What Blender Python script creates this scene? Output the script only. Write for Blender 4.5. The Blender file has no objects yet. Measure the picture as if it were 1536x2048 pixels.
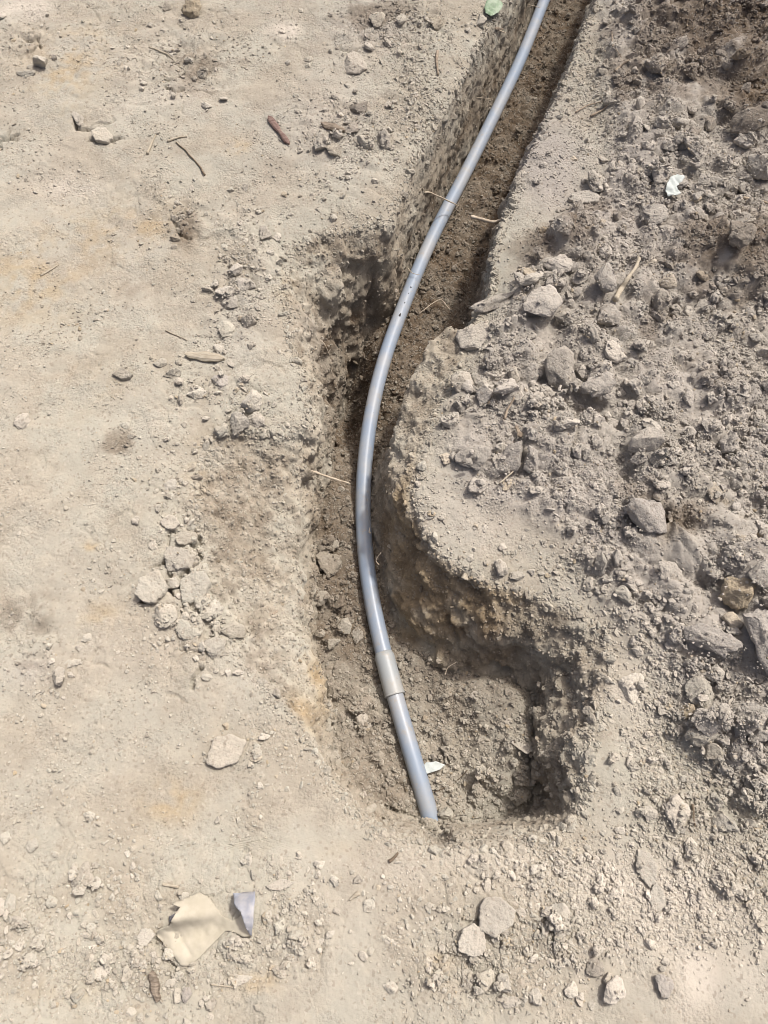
import bpy, math, random
import numpy as np
from mathutils import Vector, Matrix, Euler

R = math.radians
rng = np.random.default_rng(11)
random.seed(5)
SC = bpy.context.scene
COL = SC.collection

# ------------------------------------------------------------------ camera
CAM_H, PITCH, FPX = 1.50, R(67), 1490.0            # focal length in pixels of the 1536 x 2048 frame
cd = bpy.data.cameras.new('camera')
cd.sensor_fit = 'VERTICAL'; cd.angle = 2 * math.atan(1024 / FPX)
cd.clip_start = 0.02; cd.clip_end = 300
cam = bpy.data.objects.new('camera', cd); COL.objects.link(cam)
cam.location = (0, 0, CAM_H); cam.rotation_euler = (R(90) - PITCH, 0, 0)
SC.camera = cam

# ------------------------------------------------------------------ light
SUN_AZ, SUN_EL = R(51), R(62)
w = bpy.data.worlds.new('World'); SC.world = w; w.use_nodes = True
nt = w.node_tree
sky = nt.nodes.new('ShaderNodeTexSky'); sky.sky_type = 'NISHITA'; sky.sun_disc = False
sky.sun_elevation = SUN_EL; sky.sun_rotation = SUN_AZ
sky.air_density = 0.40; sky.dust_density = 7.0; sky.ozone_density = 0.4
nt.links.new(sky.outputs[0], nt.nodes['Background'].inputs[0])
nt.nodes['Background'].inputs[1].default_value = 0.15
ld = bpy.data.lights.new('sun', 'SUN'); ld.energy = 2.75; ld.angle = R(3.5); ld.color = (1.0, 0.965, 0.91)
sun = bpy.data.objects.new('sun', ld); COL.objects.link(sun)
SUN = Vector((math.sin(SUN_AZ) * math.cos(SUN_EL), math.cos(SUN_AZ) * math.cos(SUN_EL), math.sin(SUN_EL)))
sun.rotation_euler = SUN.to_track_quat('Z', 'Y').to_euler(); sun.location = (2, 3, 5)
SC.view_settings.view_transform = 'Standard'; SC.view_settings.look = 'None'
SC.view_settings.gamma = 1; SC.view_settings.exposure = 0.16
SC.cycles.max_bounces = 5; SC.cycles.diffuse_bounces = 3; SC.cycles.glossy_bounces = 2
SC.cycles.filter_width = 0.9

# ------------------------------------------------------------------ pixel -> place
SP, CP = math.sin(PITCH), math.cos(PITCH)
def at(px, py, z=0.0):
    u, v = (px - 768) / FPX, (py - 1024) / FPX
    d = (CAM_H - z) / (SP + v * CP)
    return np.array([u * d, d * (CP - v * SP), z])

# ------------------------------------------------------------------ noise
_pr = np.random.default_rng(3)
_perm = _pr.permutation(256).astype(np.int64); _perm = np.concatenate([_perm, _perm, _perm])
_g3 = _pr.normal(size=(256, 3)); _g3 /= np.linalg.norm(_g3, axis=1)[:, None]; _g3 = _g3.astype(np.float32)
def perlin(p, s, seed=0):
    """p: (n,3) points, s: feature size"""
    q = (p / s + seed * 17.31).astype(np.float32)
    i = np.floor(q).astype(np.int64); f = q - i
    fx, fy, fz = f[:, 0], f[:, 1], f[:, 2]
    u = f * f * f * (f * (f * 6 - 15) + 10)
    i &= 255
    out = np.zeros(len(p), np.float32)
    for dx in (0, 1):
        wx = u[:, 0] if dx else 1 - u[:, 0]
        a = _perm[i[:, 0] + dx]
        for dy in (0, 1):
            wy = u[:, 1] if dy else 1 - u[:, 1]
            b = _perm[a + i[:, 1] + dy]
            for dz in (0, 1):
                wz = u[:, 2] if dz else 1 - u[:, 2]
                g = _g3[_perm[b + i[:, 2] + dz]]
                out += wx * wy * wz * (g[:, 0] * (fx - dx) + g[:, 1] * (fy - dy) + g[:, 2] * (fz - dz))
    return out * 1.5
def p2(x, y): return np.stack([x, y, np.zeros_like(x)], 1)
_wr = _pr.random((65536, 3)).astype(np.float32)
def worley(p, s, seed=0, dims=2):
    """distance to the nearest and second nearest cell point, in cells, and the cell's id"""
    q = (p / s + seed * 7.77).astype(np.float32)
    i = np.floor(q).astype(np.int64)
    n = len(p); f1 = np.full(n, 9., np.float32); f2 = np.full(n, 9., np.float32); idn = np.zeros(n, np.int64)
    rz = (-1, 0, 1) if dims == 3 else (0,)
    for dx in (-1, 0, 1):
        for dy in (-1, 0, 1):
            for dz in rz:
                cx, cy, cz = i[:, 0] + dx, i[:, 1] + dy, (i[:, 2] + dz if dims == 3 else 0 * i[:, 2])
                h = (cx * 73856093 ^ cy * 19349663 ^ cz * 83492791) & 65535
                o = _wr[h]
                d = (cx + o[:, 0] - q[:, 0]) ** 2 + (cy + o[:, 1] - q[:, 1]) ** 2
                if dims == 3: d = d + (cz + o[:, 2] - q[:, 2]) ** 2
                m = d < f1
                f2 = np.where(m, f1, np.minimum(f2, d)); idn = np.where(m, h, idn); f1 = np.where(m, d, f1)
    return np.sqrt(f1), np.sqrt(f2), idn
def sstep(a, b, x):
    t = np.clip((x - a) / (b - a), 0, 1); return t * t * (3 - 2 * t)

# ------------------------------------------------------------------ the trench's outlines
LIP = -0.07
A_left = [(1011, 0), (1000, 35), (985, 75), (962, 137), (940, 178), (922, 232), (886, 282), (852, 335), (832, 385), (820, 418),
          (792, 446), (752, 440), (690, 458), (640, 462), (578, 492), (566, 530), (574, 590), (580, 650), (588, 702), (606, 738),
          (612, 775), (618, 815), (616, 850), (560, 868), (480, 862), (425, 872), (398, 930), (402, 1010), (384, 1062), (402, 1120),
          (424, 1200), (452, 1285), (500, 1345), (560, 1400), (604, 1452), (640, 1505), (668, 1562), (700, 1608), (745, 1650), (800, 1676),
          (875, 1694), (955, 1696), (1035, 1686), (1100, 1668), (1150, 1636)]
A_right = [(1184, 1592), (1172, 1520), (1188, 1450), (1213, 1390), (1222, 1320), (1208, 1262), (1140, 1218), (1050, 1184),
           (960, 1160), (880, 1112), (838, 1050), (826, 980), (842, 900), (868, 830), (905, 750), (932, 695), (950, 642), (982, 588),
           (988, 500), (1010, 430), (1040, 350), (1075, 270), (1130, 150), (1190, 0)]
B_left = [(1022, 0), (1010, 40), (994, 85), (972, 145), (950, 188), (932, 240), (898, 290), (864, 345), (842, 395), (824, 448),
          (796, 484), (756, 512), (700, 524), (664, 556), (626, 580), (622, 632), (612, 680), (624, 725), (630, 760), (636, 810), (632, 880), (608, 930), (600, 1000),
          (600, 1100), (598, 1200), (608, 1290), (632, 1400), (648, 1480), (672, 1552), (716, 1608), (770, 1650), (870, 1672),
          (960, 1672), (1082, 1648), (1122, 1618)]
B_right = [(1134, 1585), (1108, 1515), (1108, 1450), (1120, 1400), (1118, 1350), (1094, 1306), (1034, 1255), (950, 1215), (868, 1158),
           (815, 1080), (788, 1000), (784, 910), (798, 840), (818, 770), (852, 705), (900, 652)]
C_left = [(1062, 0), (992, 150), (932, 262), (870, 372), (824, 460), (800, 535), (768, 600), (722, 668), (680, 735), (658, 800), (645, 852), (634, 884),
          (620, 960), (602, 1050), (604, 1150), (617, 1250), (642, 1340), (656, 1420), (670, 1500), (692, 1562), (732, 1598), (800, 1630),
          (872, 1648), (960, 1644), (1052, 1628), (1088, 1600)]
C_right = [(1100, 1560), (1080, 1480), (1086, 1430), (1056, 1388), (1000, 1366), (920, 1352), (860, 1328), (802, 1282), (766, 1190), (750, 1110),
           (744, 1030), (752, 950), (764, 890)]
FLOOR0 = -0.31
def poly(parts):
    return np.concatenate(parts)
def px2(lst, z): return np.array([at(a, b, z)[:2] for a, b in lst])
DIR = np.array([0.353, 0.935])                      # the way the trench runs on beyond the frame
def ext_start(P, n=5.0): return np.vstack([P[0] + DIR * n, P])
def ext_end(P, n=5.0): return np.vstack([P, P[-1] + DIR * n])
aL, aR = px2(A_left, 0), px2(A_right, 0)
bL, bR = px2(B_left, LIP), px2(B_right, LIP)
up = aR[np.array([i for i, (a, b) in enumerate(A_right) if b < 660])]
PERP = np.array([-DIR[1], DIR[0]])
bR = np.vstack([bR, up + PERP * 0.012])
cL, cR = px2(C_left, FLOOR0), px2(C_right, FLOOR0)
up2 = aR[np.array([i for i, (a, b) in enumerate(A_right) if b < 640])]
mb = px2([p for p in B_right if p[1] < 880], LIP)
cR = np.vstack([cR, mb + PERP * 0.022, up2 + PERP * 0.035])
PA = poly([ext_start(aL), ext_end(aR)]); PB = poly([ext_start(bL), ext_end(bR)]); PC = poly([ext_start(cL), ext_end(cR)])

# the pipe's course; the trench was cut to hold it
PATH = [(1088, 0, -.290), (1046, 112, -.290), (992, 222, -.290), (940, 330, -.289), (883, 437, -.286), (848, 502, -.282), (820, 584, -.278), (794, 640, -.275), (773, 693, -.271), (750, 775, -.266),
        (734, 857, -.263), (724, 948, -.26), (722, 1045, -.26), (729, 1143, -.26), (748, 1240, -.258), (767, 1314, -.256), (776, 1345, -.256), (789, 1395, -.258), (819, 1492, -.26), (843, 1573, -.260), (864, 1642, -.263)]
GX = np.arange(-1.7, 2.1, 0.008); GY = np.arange(-0.7, 3.7, 0.008)
def sdf_grid(P):
    X, Y = np.meshgrid(GX, GY); x, y = X.ravel(), Y.ravel()
    best = np.full(x.shape, 9.0); ins = np.zeros(x.shape, bool)
    for i in range(len(P)):
        a, b = P[i], P[(i + 1) % len(P)]
        d = b - a; L = max(d @ d, 1e-12)
        t = np.clip(((x - a[0]) * d[0] + (y - a[1]) * d[1]) / L, 0, 1)
        best = np.minimum(best, np.hypot(x - a[0] - t * d[0], y - a[1] - t * d[1]))
        c = (a[1] > y) != (b[1] > y)
        with np.errstate(divide='ignore', invalid='ignore'):
            xi = (b[0] - a[0]) * (y - a[1]) / (b[1] - a[1]) + a[0]
        ins ^= c & (x < xi)
    return np.where(ins, best, -best).reshape(X.shape)
SA, SB, SCc = sdf_grid(PA), sdf_grid(PB), sdf_grid(PC)
SB = np.minimum(SB, SA - 0.006); SCc = np.minimum(SCc, SB - 0.014)
_pp = np.array([at(*p)[:2] for p in PATH if p[1] < 1650]); _pp = np.vstack([_pp[0] + DIR * 4, _pp])
def pipe_dist(x, y):
    b = np.full(x.shape, 9.0)
    for k in range(len(_pp) - 1):
        a, e = _pp[k], _pp[k + 1]; v = e - a
        t = np.clip(((x - a[0]) * v[0] + (y - a[1]) * v[1]) / (v @ v), 0, 1)
        b = np.minimum(b, np.hypot(x - a[0] - t * v[0], y - a[1] - t * v[1]))
    return b
_X, _Y = np.meshgrid(GX, GY); PD = pipe_dist(_X, _Y)
SCc = np.maximum(SCc, 0.030 - PD); SB = np.maximum(SB, 0.046 - PD); SA = np.maximum(SA, 0.054 - PD)
def bil(G, x, y, gx=GX, gy=GY):
    h = gx[1] - gx[0]; k = gy[1] - gy[0]
    fx = np.clip((x - gx[0]) / h, 0, len(gx) - 1.001); fy = np.clip((y - gy[0]) / k, 0, len(gy) - 1.001)
    i, j = fx.astype(int), fy.astype(int); fx = fx - i; fy = fy - j
    return (G[j, i] * (1 - fx) + G[j, i + 1] * fx) * (1 - fy) + (G[j + 1, i] * (1 - fx) + G[j + 1, i + 1] * fx) * fy

def blobs(x, y, lst, z=0.0):
    """sum of soft round patches given as (px, py, rx, ry, weight)"""
    o = np.zeros_like(x)
    for b in lst:
        px, py, rx, ry, wt = b
        c = at(px, py, z); s = (CAM_H - z) / (SP + (py - 1024) / FPX * CP) / FPX
        ey = abs(at(px, py - ry, z)[1] - at(px, py + ry, z)[1]) / 2
        o += wt * np.exp(-((x - c[0]) / (rx * s)) ** 2 - ((y - c[1]) / ey) ** 2)
    return o

_cx = np.array([at(a, b, 0) for a, b in [(870, 1500), (700, 1100), (760, 800), (900, 500), (1100, 0)]])
def trench_mid(y): return np.interp(y, _cx[:, 1], _cx[:, 0])

HEAP = [(1215, -260), (1900, -260), (2000, 1500), (1540, 1600), (1440, 1540), (1350, 1440), (1300, 1300), (1215, 1190), (1140, 1075), (1050, 1010), (950, 975), (900, 900),
        (905, 800), (965, 720), (1000, 630), (1030, 560), (1080, 480), (1150, 420), (1235, 330), (1215, 150)]
SH = sdf_grid(px2(HEAP, 0.02))
def heap_mask(x, y):
    return sstep(-0.045, 0.045, bil(SH, x, y)) * sstep(-0.004, 0.035, -bil(SA, x, y))

def floor_z(x, y):
    z = np.full_like(x, -0.335)
    z += 0.045 * (1 - sstep(0.78, 0.98, y))
    z += blobs(x, y, [(694, 800, 50, 95, -0.20)], -0.40)
    z += blobs(x, y, [(985, 1400, 90, 45, 0.06), (1015, 1545, 60, 60, 0.06), (1030, 1470, 60, 60, 0.06), (870, 1665, 70, 20, 0.02),
                      (640, 930, 45, 45, 0.03), (700, 1560, 40, 60, 0.03), (640, 1200, 20, 60, 0.02)], -0.29)
    return z

HUMPS = [(1440, 540, 110, 70, .055), (1110, 500, 70, 35, .035), (1330, 1060, 50, 40, -.045), (1180, 830, 50, 40, -.02), (1290, 1000, 60, 40, .03), (1420, 800, 60, 40, .03),
         (1500, 1200, 60, 90, .04), (1420, 1290, 60, 40, .03), (1250, 950, 40, 50, -.02), (1380, 640, 90, 40, -.02), (1470, 60, 110, 80, .04), (1500, 260, 50, 40, .04), (1400, 1180, 40, 60, -.02), (1200, 700, 60, 60, .02), (1010, 700, 60, 50, .015)]
def base_z(x, y):
    sa, sb, sc = bil(SA, x, y), bil(SB, x, y), bil(SCc, x, y)
    lip = LIP - blobs(x, y, [(520, 1120, 140, 190, 0.03), (1140, 1430, 60, 170, 0.07)], -0.05)
    zf = floor_z(x, y)
    t1 = np.clip(sa / np.maximum(sa - sb, 1e-4), 0, 1)
    t2 = np.clip(sb / np.maximum(sb - sc, 1e-4), 0, 1)
    g = -0.012 * np.exp(np.minimum(sa, 0) / 0.035)
    g = g + 0.02 * heap_mask(x, y) + 1.25 * blobs(x, y, HUMPS) + heap_mask(x, y) * 0.022 * perlin(p2(x, y), .21, 77) + 0.035 * sstep(0.25, 0.9, x - trench_mid(y)) * (y > -1)
    z = g + np.where(sa > 0, (lip - g) * t1 ** 1.2, 0)
    z = np.where(sb > 0, lip + (zf - lip) * (0.35 * t2 + 0.65 * sstep(-0.1, 1.15, t2)), z)
    z = np.where(sc > 0, zf + 0.0 * sc, z)
    return z, sa, sb, sc

# ------------------------------------------------------------------ the ground sheet
NR, NC = 1010, 860
yy = np.linspace(0, 1, NR); ROWS = -0.50 + 3.95 * (0.62 * yy + 0.38 * yy ** 2)
XS = np.linspace(-1.0, 1.0, 2600)
GP = np.zeros((NR, NC, 3))
for r in range(NR):
    y0 = ROWS[r]
    half = 0.78 + 0.28 * max(y0, 0) * 1.0
    mid = 0.0 + 0.04 * max(y0, 0)
    x = mid + XS * half
    z = base_z(x, np.full_like(x, y0))[0]
    seg = np.sqrt(np.diff(x) ** 2 + (0.8 * np.diff(z)) ** 2)
    k = np.ones(9) / 9
    seg = np.convolve(seg, k, mode='same') + 1e-6
    cum = np.concatenate([[0], np.cumsum(seg)]); cum /= cum[-1]
    xs = np.interp(np.linspace(0, 1, NC), cum, x)
    GP[r, :, 0] = xs; GP[r, :, 1] = y0
# columns: smooth the drift from row to row
kk = np.array([1, 2, 3, 2, 1]) / 9.0
Xc = GP[:, :, 0].copy()
Xp = np.pad(Xc, ((2, 2), (0, 0)), mode='edge')
Xs = sum(kk[i] * Xp[i:i + NR] for i in range(5)); GP[:, :, 0] = Xs
px_, py_ = GP[:, :, 0].ravel(), GP[:, :, 1].ravel()
bz, sa, sb, sc = base_z(px_, py_)
P = np.stack([px_, py_, bz], 1)
def grid_normals(P):
    G = P.reshape(NR, NC, 3)
    du = np.gradient(G, axis=1); dv = np.gradient(G, axis=0)
    n = np.cross(du, dv); n /= np.linalg.norm(n, axis=2)[:, :, None] + 1e-12
    return n.reshape(-1, 3)
N0 = grid_normals(P)
Ns = N0.reshape(NR, NC, 3).copy()
for _ in range(4):
    q = np.pad(Ns, ((1, 1), (1, 1), (0, 0)), mode='edge')
    Ns = (q[:-2, 1:-1] + q[2:, 1:-1] + q[1:-1, :-2] + q[1:-1, 2:] + q[1:-1, 1:-1]) / 5
Ns = Ns.reshape(-1, 3); Ns /= np.linalg.norm(Ns, axis=1)[:, None]

wall = sstep(-0.01, 0.02, sa) * (1 - sstep(-0.01, 0.015, sc))          # sloping sides
steep = 1 - sstep(0.45, 0.85, Ns[:, 2])
flo = sstep(-0.015, 0.015, sc)
heap = heap_mask(px_, py_)
top = 1 - sstep(-0.012, 0.004, sa)
# rougher, crumbly places on the packed ground
crumb_l = np.clip(blobs(px_, py_, [(480, 540, 60, 130, 1), (500, 800, 70, 60, 1), (400, 760, 80, 50, .6), (360, 1060, 70, 80, 1), (400, 1200, 90, 130, 1), (360, 110, 110, 90, .9),
     (60, 80, 60, 40, 1), (690, 260, 90, 60, .8), (370, 430, 50, 50, 1), (800, 60, 120, 60, 1), (730, 300, 60, 60, .7), (820, 190, 60, 70, .8), (70, 1210, 110, 70, .6),
     (350, 1900, 260, 110, .8), (40, 1830, 80, 120, .8), (560, 1870, 90, 60, 1), (960, 1900, 130, 110, 1.), (900, 1780, 120, 60, .5), (1150, 1850, 150, 100, .8),
     (1050, 1720, 120, 40, .7), (500, 1550, 40, 150, .5), (230, 1780, 130, 60, .5), (100, 1330, 90, 60, .6)]), 0, 1)
dust = np.clip(blobs(px_, py_, [(1420, 1960, 170, 90, 1), (780, 1720, 120, 40, .9), (600, 1610, 70, 60, .8), (300, 1480, 130, 80, .9), (230, 880, 120, 60, .6), (960, 1060, 120, 70, .6),
     (1400, 210, 60, 25, 1.), (330, 1620, 150, 60, .6), (620, 2000, 120, 40, .8), (100, 600, 120, 80, .5), (400, 230, 120, 60, .6), (1120, 300, 50, 60, .5)]), 0, 1)
rough = np.clip(0.25 + 0.75 * crumb_l + heap, 0, 1) * (1 - 0.7 * dust)

d = np.zeros(len(P))
d += top * (0.008 * perlin(P, 0.33, 1) + 0.0065 * perlin(P, 0.11, 2))
d += top * (0.0038 * perlin(P, 0.045, 3)) * (0.6 + rough)
# broken scales of crust: each plate a little higher or lower and tipped
q = P + 0.012 * np.stack([perlin(P, 0.03, 43), perlin(P, 0.03, 44), 0 * d], 1)
for s_, a_ in ((0.070, 0.0042), (0.028, 0.0032)):
    f1, f2, idn = worley(q, s_, 21)
    pl = np.clip(0.35 + 1.2 * perlin(P, 0.16, 45) + crumb_l, 0, 1) * (1 - dust)
    d += top * (1 - heap) * pl * a_ * ((_wr[idn, 0] - .5) + 0.8 * (f1 - .4) * (_wr[idn, 1] - .5) - .9 * (1 - sstep(.0, .12, f2 - f1)) * (_wr[idn, 2] > .5))
d += 0.0011 * perlin(P, 0.016, 4) * (0.35 + rough) + 0.0007 * perlin(P, 0.008, 14) * (0.4 + rough)
# loose heap: domes of clods at three sizes
for s_, a_, sd in ((0.12, 0.034, 1), (0.055, 0.021, 2), (0.027, 0.009, 3)):
    q = P + 0.35 * s_ * np.stack([perlin(P, s_ * .7, 20 + sd), perlin(P, s_ * .7, 30 + sd), 0 * d], 1)
    f1, f2, idn = worley(q, s_, sd)
    hgt = _wr[idn, 0]
    d += heap * (1 - 0.8 * dust) * a_ * (hgt * np.clip(1 - (f1 / 0.75) ** 2, 0, 1) - 0.15)
    if sd >= 2: d += (1 - heap) * top * crumb_l * (1 - dust) * 0.55 * a_ * hgt * np.clip(1 - (f1 / 0.7) ** 2, 0, 1)
d += heap * (0.0045 * perlin(P, 0.022, 24) + 0.0026 * perlin(P, 0.010, 25))
# cracks between plates of the packed crust
crk = np.clip(blobs(px_, py_, [(360, 1120, 80, 80, 1), (400, 1240, 70, 80, 1), (210, 265, 60, 25, .9), (70, 90, 50, 30, .9), (180, 1330, 70, 40, .3),
      (370, 1340, 50, 50, .8), (350, 180, 90, 40, .7), (690, 130, 60, 50, .5), (10, 280, 40, 20, .8), (970, 1800, 70, 50, .6), (320, 1890, 60, 60, .7), (1300, 340, 80, 50, .4)]), 0, 1)
q = P + 0.03 * np.stack([perlin(P, 0.05, 41), perlin(P, 0.05, 42), 0 * d], 1)
f1, f2, idn = worley(q, 0.085, 9)
line = 1 - sstep(0.02, 0.085, f2 - f1)
gate = sstep(0.05, 0.35, perlin(P, 0.09, 55) + crk * 0.9 - 0.35)
d -= top * (1 - heap) * line * gate * np.clip(crk * 1.3, 0, 1) * 0.020
CRACKS = [[(388, 1062), (400, 1078), (385, 1088), (398, 1110), (392, 1125)], [(392, 1125), (362, 1150)], [(362, 1155), (378, 1185), (385, 1215), (398, 1225)], [(340, 1150), (332, 1170), (345, 1190)],
          [(262, 1190), (285, 1200), (310, 1205)], [(380, 1372), (395, 1345), (402, 1335)], [(0, 283), (20, 278), (38, 272)], 
          [(330, 175), (350, 185), (365, 178)], [(180, 282), (210, 285), (235, 275)], [(150, 230), (150, 255), (190, 262)], [(350, 445), (358, 468), (380, 478)],
          [(968, 1838), (985, 1860), (1010, 1850)], [(310, 1880), (330, 1912), (345, 1935)]]
jx, jy = .006 * perlin(P, .018, 61), .006 * perlin(P, .018, 62)
for cl_ in CRACKS:
    Q = np.array([at(a, b, 0)[:2] for a, b in cl_])
    near = (np.abs(px_ - Q[:, 0].mean()) < .15) & (np.abs(py_ - Q[:, 1].mean()) < .15)
    xx, yy_ = (px_ + jx)[near], (py_ + jy)[near]; dist = np.full(xx.shape, 9.)
    for k in range(len(Q) - 1):
        v = Q[k + 1] - Q[k]; t = np.clip(((xx - Q[k, 0]) * v[0] + (yy_ - Q[k, 1]) * v[1]) / (v @ v), 0, 1)
        dist = np.minimum(dist, np.hypot(xx - Q[k, 0] - t * v[0], yy_ - Q[k, 1] - t * v[1]))
    d[near] -= .020 * (1 - sstep(.0022, .0062, dist))
d += top * (1 - heap) * crk * 0.004 * (_wr[idn, 1] - 0.5)
# cut sides: lumps, pits, flutes
fc = at(838, 800, -0.10); face = np.exp(-((px_ - fc[0] - .10 * (py_ - fc[1]) * 3.2) / .075) ** 2 - ((py_ - fc[1]) / .19) ** 2) * wall
W = wall * (0.50 + 0.50 * steep) * (1 - .8 * np.clip(face * 1.5, 0, 1)) * (1 - 0.75 * np.exp(-(bil(PD, px_, py_) / 0.055) ** 2)) * sstep(0.0, 0.05, py_)
pw = P * np.array([1, 1, 0.22])
lower = sstep(-.02, -.08, P[:, 2])
d += W * (0.022 * perlin(P, 0.12, 5) + 0.010 * perlin(pw, 0.05, 6) + 0.009 * perlin(P, 0.024, 7) + 0.0045 * perlin(P, 0.011, 8))
d += wall * (1 - .5 * steep) * (0.008 * perlin(P, 0.03, 17) + 0.0055 * perlin(P, 0.013, 18))
m = W > 0.05
for s_, a_, sd in ((0.060, .030, 5), (0.028, .015, 6)):
    Qm = P[m] + .35 * s_ * np.stack([perlin(P[m], s_ * .6, 81 + k) for k in range(3)], 1)
    f1, f2, idn = worley(Qm, s_, sd, 3)
    d[m] += W[m] * a_ * (_wr[idn, 1] * np.clip(1 - f1, 0, 1) - .22) * np.clip(.55 + 1.2 * perlin(P[m], 0.17, 66), .15, 1.2)
f1, f2, idn = worley(P[m], .014, 7, 3)
d[m] += wall[m] * .005 * (_wr[idn, 1] * np.clip(1 - f1, 0, 1) - .2)
rag = np.clip(blobs(px_, py_, [(700, 580, 120, 110, 1), (1160, 1400, 60, 160, 1), (620, 760, 40, 120, .8), (480, 900, 90, 40, .9), (1140, 1540, 50, 100, 1), (1000, 1260, 160, 60, .5)], -.12), 0, 1)
mm = m & (rag > 0.05)
f1, f2, idn = worley(P[mm], 0.048, 8, 3)
d[mm] += (W * rag)[mm] * 0.036 * (_wr[idn, 0] - 0.35) * np.clip(1 - f1, 0, 1) * 1.3
# floor: trampled crumbs
f1, f2, idn = worley(P, 0.040, 12); d += flo * 0.016 * _wr[idn, 2] * np.clip(1 - (f1 / .75) ** 2, 0, 1)
f1, f2, idn = worley(P, 0.018, 13); d += flo * 0.007 * _wr[idn, 2] * np.clip(1 - (f1 / .75) ** 2, 0, 1)
d += flo * (0.008 * perlin(P, 0.15, 9) + 0.004 * perlin(P, 0.05, 10))
# slanting teeth marks on the cut face of the bank
c0 = at(845, 790, -0.15); dd = (P - c0)
tm = face
d += tm * 0.0065 * np.sin((P[:, 1] * 0.55 + P[:, 2] * 0.85) * 2 * math.pi / 0.045)
P = P + Ns * d[:, None]

# colour masks of the soil; the first also carries painted trench-floor shade
n1, n2, n3 = perlin(P, 0.25, 71), perlin(P, 0.07, 72), perlin(P, 0.02, 73)
damp_shade = np.clip(flo * (0.17 + 0.58 * np.maximum(sstep(0.12, 0.50, P[:, 1]), .42 * sstep(.12, .02, px_)) + 0.12 * sstep(0.75, 1.1, P[:, 1]) + 0.2 * n2), 0, 1)  # wet brown floor, with shade of the upper trench painted into it
damp_shade = np.maximum(damp_shade, wall * sstep(-0.07, -0.20, P[:, 2]) * (0.36 + 0.30 * sstep(.8, 1.2, P[:, 1]) + 0.4 * n2))  # sides get darker with depth, more so along the upper trench
dampspots = blobs(px_, py_, [(1450, 80, 200, 140, .85), (1250, 200, 60, 40, .45), (1500, 240, 60, 50, .75), (1100, 500, 80, 50, .6), (1440, 540, 120, 90, .75), (1290, 680, 60, 50, .35), (1350, 1050, 60, 50, .4), (1200, 430, 60, 30, .4),
      (60, 1235, 85, 60, .36), (400, 130, 70, 55, .45), (370, 460, 28, 32, .6), (250, 880, 60, 25, .3), (60, 1330, 40, 20, .25), (720, 30, 60, 30, .4), (1330, 1060, 60, 50, .35), (1250, 1000, 40, 60, .35), (1400, 780, 40, 40, .25), (800, 20, 60, 25, .3),
      (230, 900, 45, 22, .25), (100, 780, 90, 60, .12), (250, 560, 100, 120, .16)])
damp_shade = np.maximum(damp_shade, wall * np.clip(.16 + .5 * n2 + .4 * n3, 0, .5))
damp_shade = np.maximum(damp_shade, wall * np.clip(blobs(px_, py_, [(830, 1110, 60, 80, .30), (900, 1220, 90, 60, .42), (1020, 1270, 100, 50, .40), (470, 905, 90, 30, .30)], -.1) * (1 + 1.2 * n2), 0, .75))  # darker brown on the bank face and in the hollow below the rim clods
damp_shade = np.maximum(damp_shade, top * np.clip(np.clip(dampspots, 0, 1) ** .7 * sstep(.10, .40, dampspots * (1 + .9 * n2) + .22 * n2 + .20 * n3), 0, 1))
ochre = np.clip(blobs(px_, py_, [(60, 560, 110, 90, .55), (240, 460, 130, 60, .42), (150, 110, 90, 60, .5), (130, 170, 50, 60, .4), (345, 1600, 50, 40, .8), (180, 1090, 14, 10, 1.), (470, 295, 25, 14, .9),
      (200, 1230, 60, 25, .5), (300, 450, 20, 10, .7), (880, 1920, 30, 20, .5), (510, 1960, 40, 25, .7), (1330, 160, 60, 40, .35), (120, 1990, 70, 30, .3), (400, 920, 30, 60, .5), (570, 560, 25, 60, .4), (680, 1700, 40, 20, .3), (200, 780, 120, 90, .15)])
      * np.clip(.5 + 1.3 * n2 + 1.1 * n3, 0, 1.3), 0, .7)
ochre = np.maximum(ochre, np.clip(wall * (0.08 + blobs(px_, py_, [(825, 1090, 60, 110, 1.1), (920, 1215, 110, 60, .9), (622, 1400, 26, 130, .6)], -.12)) * (1 + 1.5 * n2), 0, 1))
pale = np.clip(blobs(px_, py_, [(40, 20, 70, 30, 1.), (570, 60, 30, 20, 1.), (150, 370, 60, 25, .7), (620, 620, 30, 40, .4), (1420, 1980, 150, 70, .5), (330, 190, 90, 50, .5), (900, 1730, 200, 40, .3), (1350, 1830, 230, 150, .55), (1255, 1420, 70, 150, .45), (1120, 1760, 120, 60, .3), (950, 1050, 110, 70, .2)]) * (1 + n2) + 0.25 * n1 * top, 0, 1)
grey = np.clip(heap * (0.8 + .3 * n1) + blobs(px_, py_, [(730, 50, 80, 50, .6), (640, 250, 120, 80, .45), (1090, 330, 60, 90, .9), (60, 1340, 50, 30, .6), (480, 640, 60, 120, .35), (520, 1330, 60, 60, .2), (960, 1000, 150, 120, .45), (1130, 330, 100, 150, .45), (1200, 1150, 120, 90, .35)]), 0, 1)
grey *= 1 - 0.75 * np.clip(blobs(px_, py_, [(1000, 1160, 160, 60, 1), (1230, 1340, 90, 120, 1), (1250, 1560, 110, 120, .8), (1350, 1800, 200, 120, .6)]), 0, 1)

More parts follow.
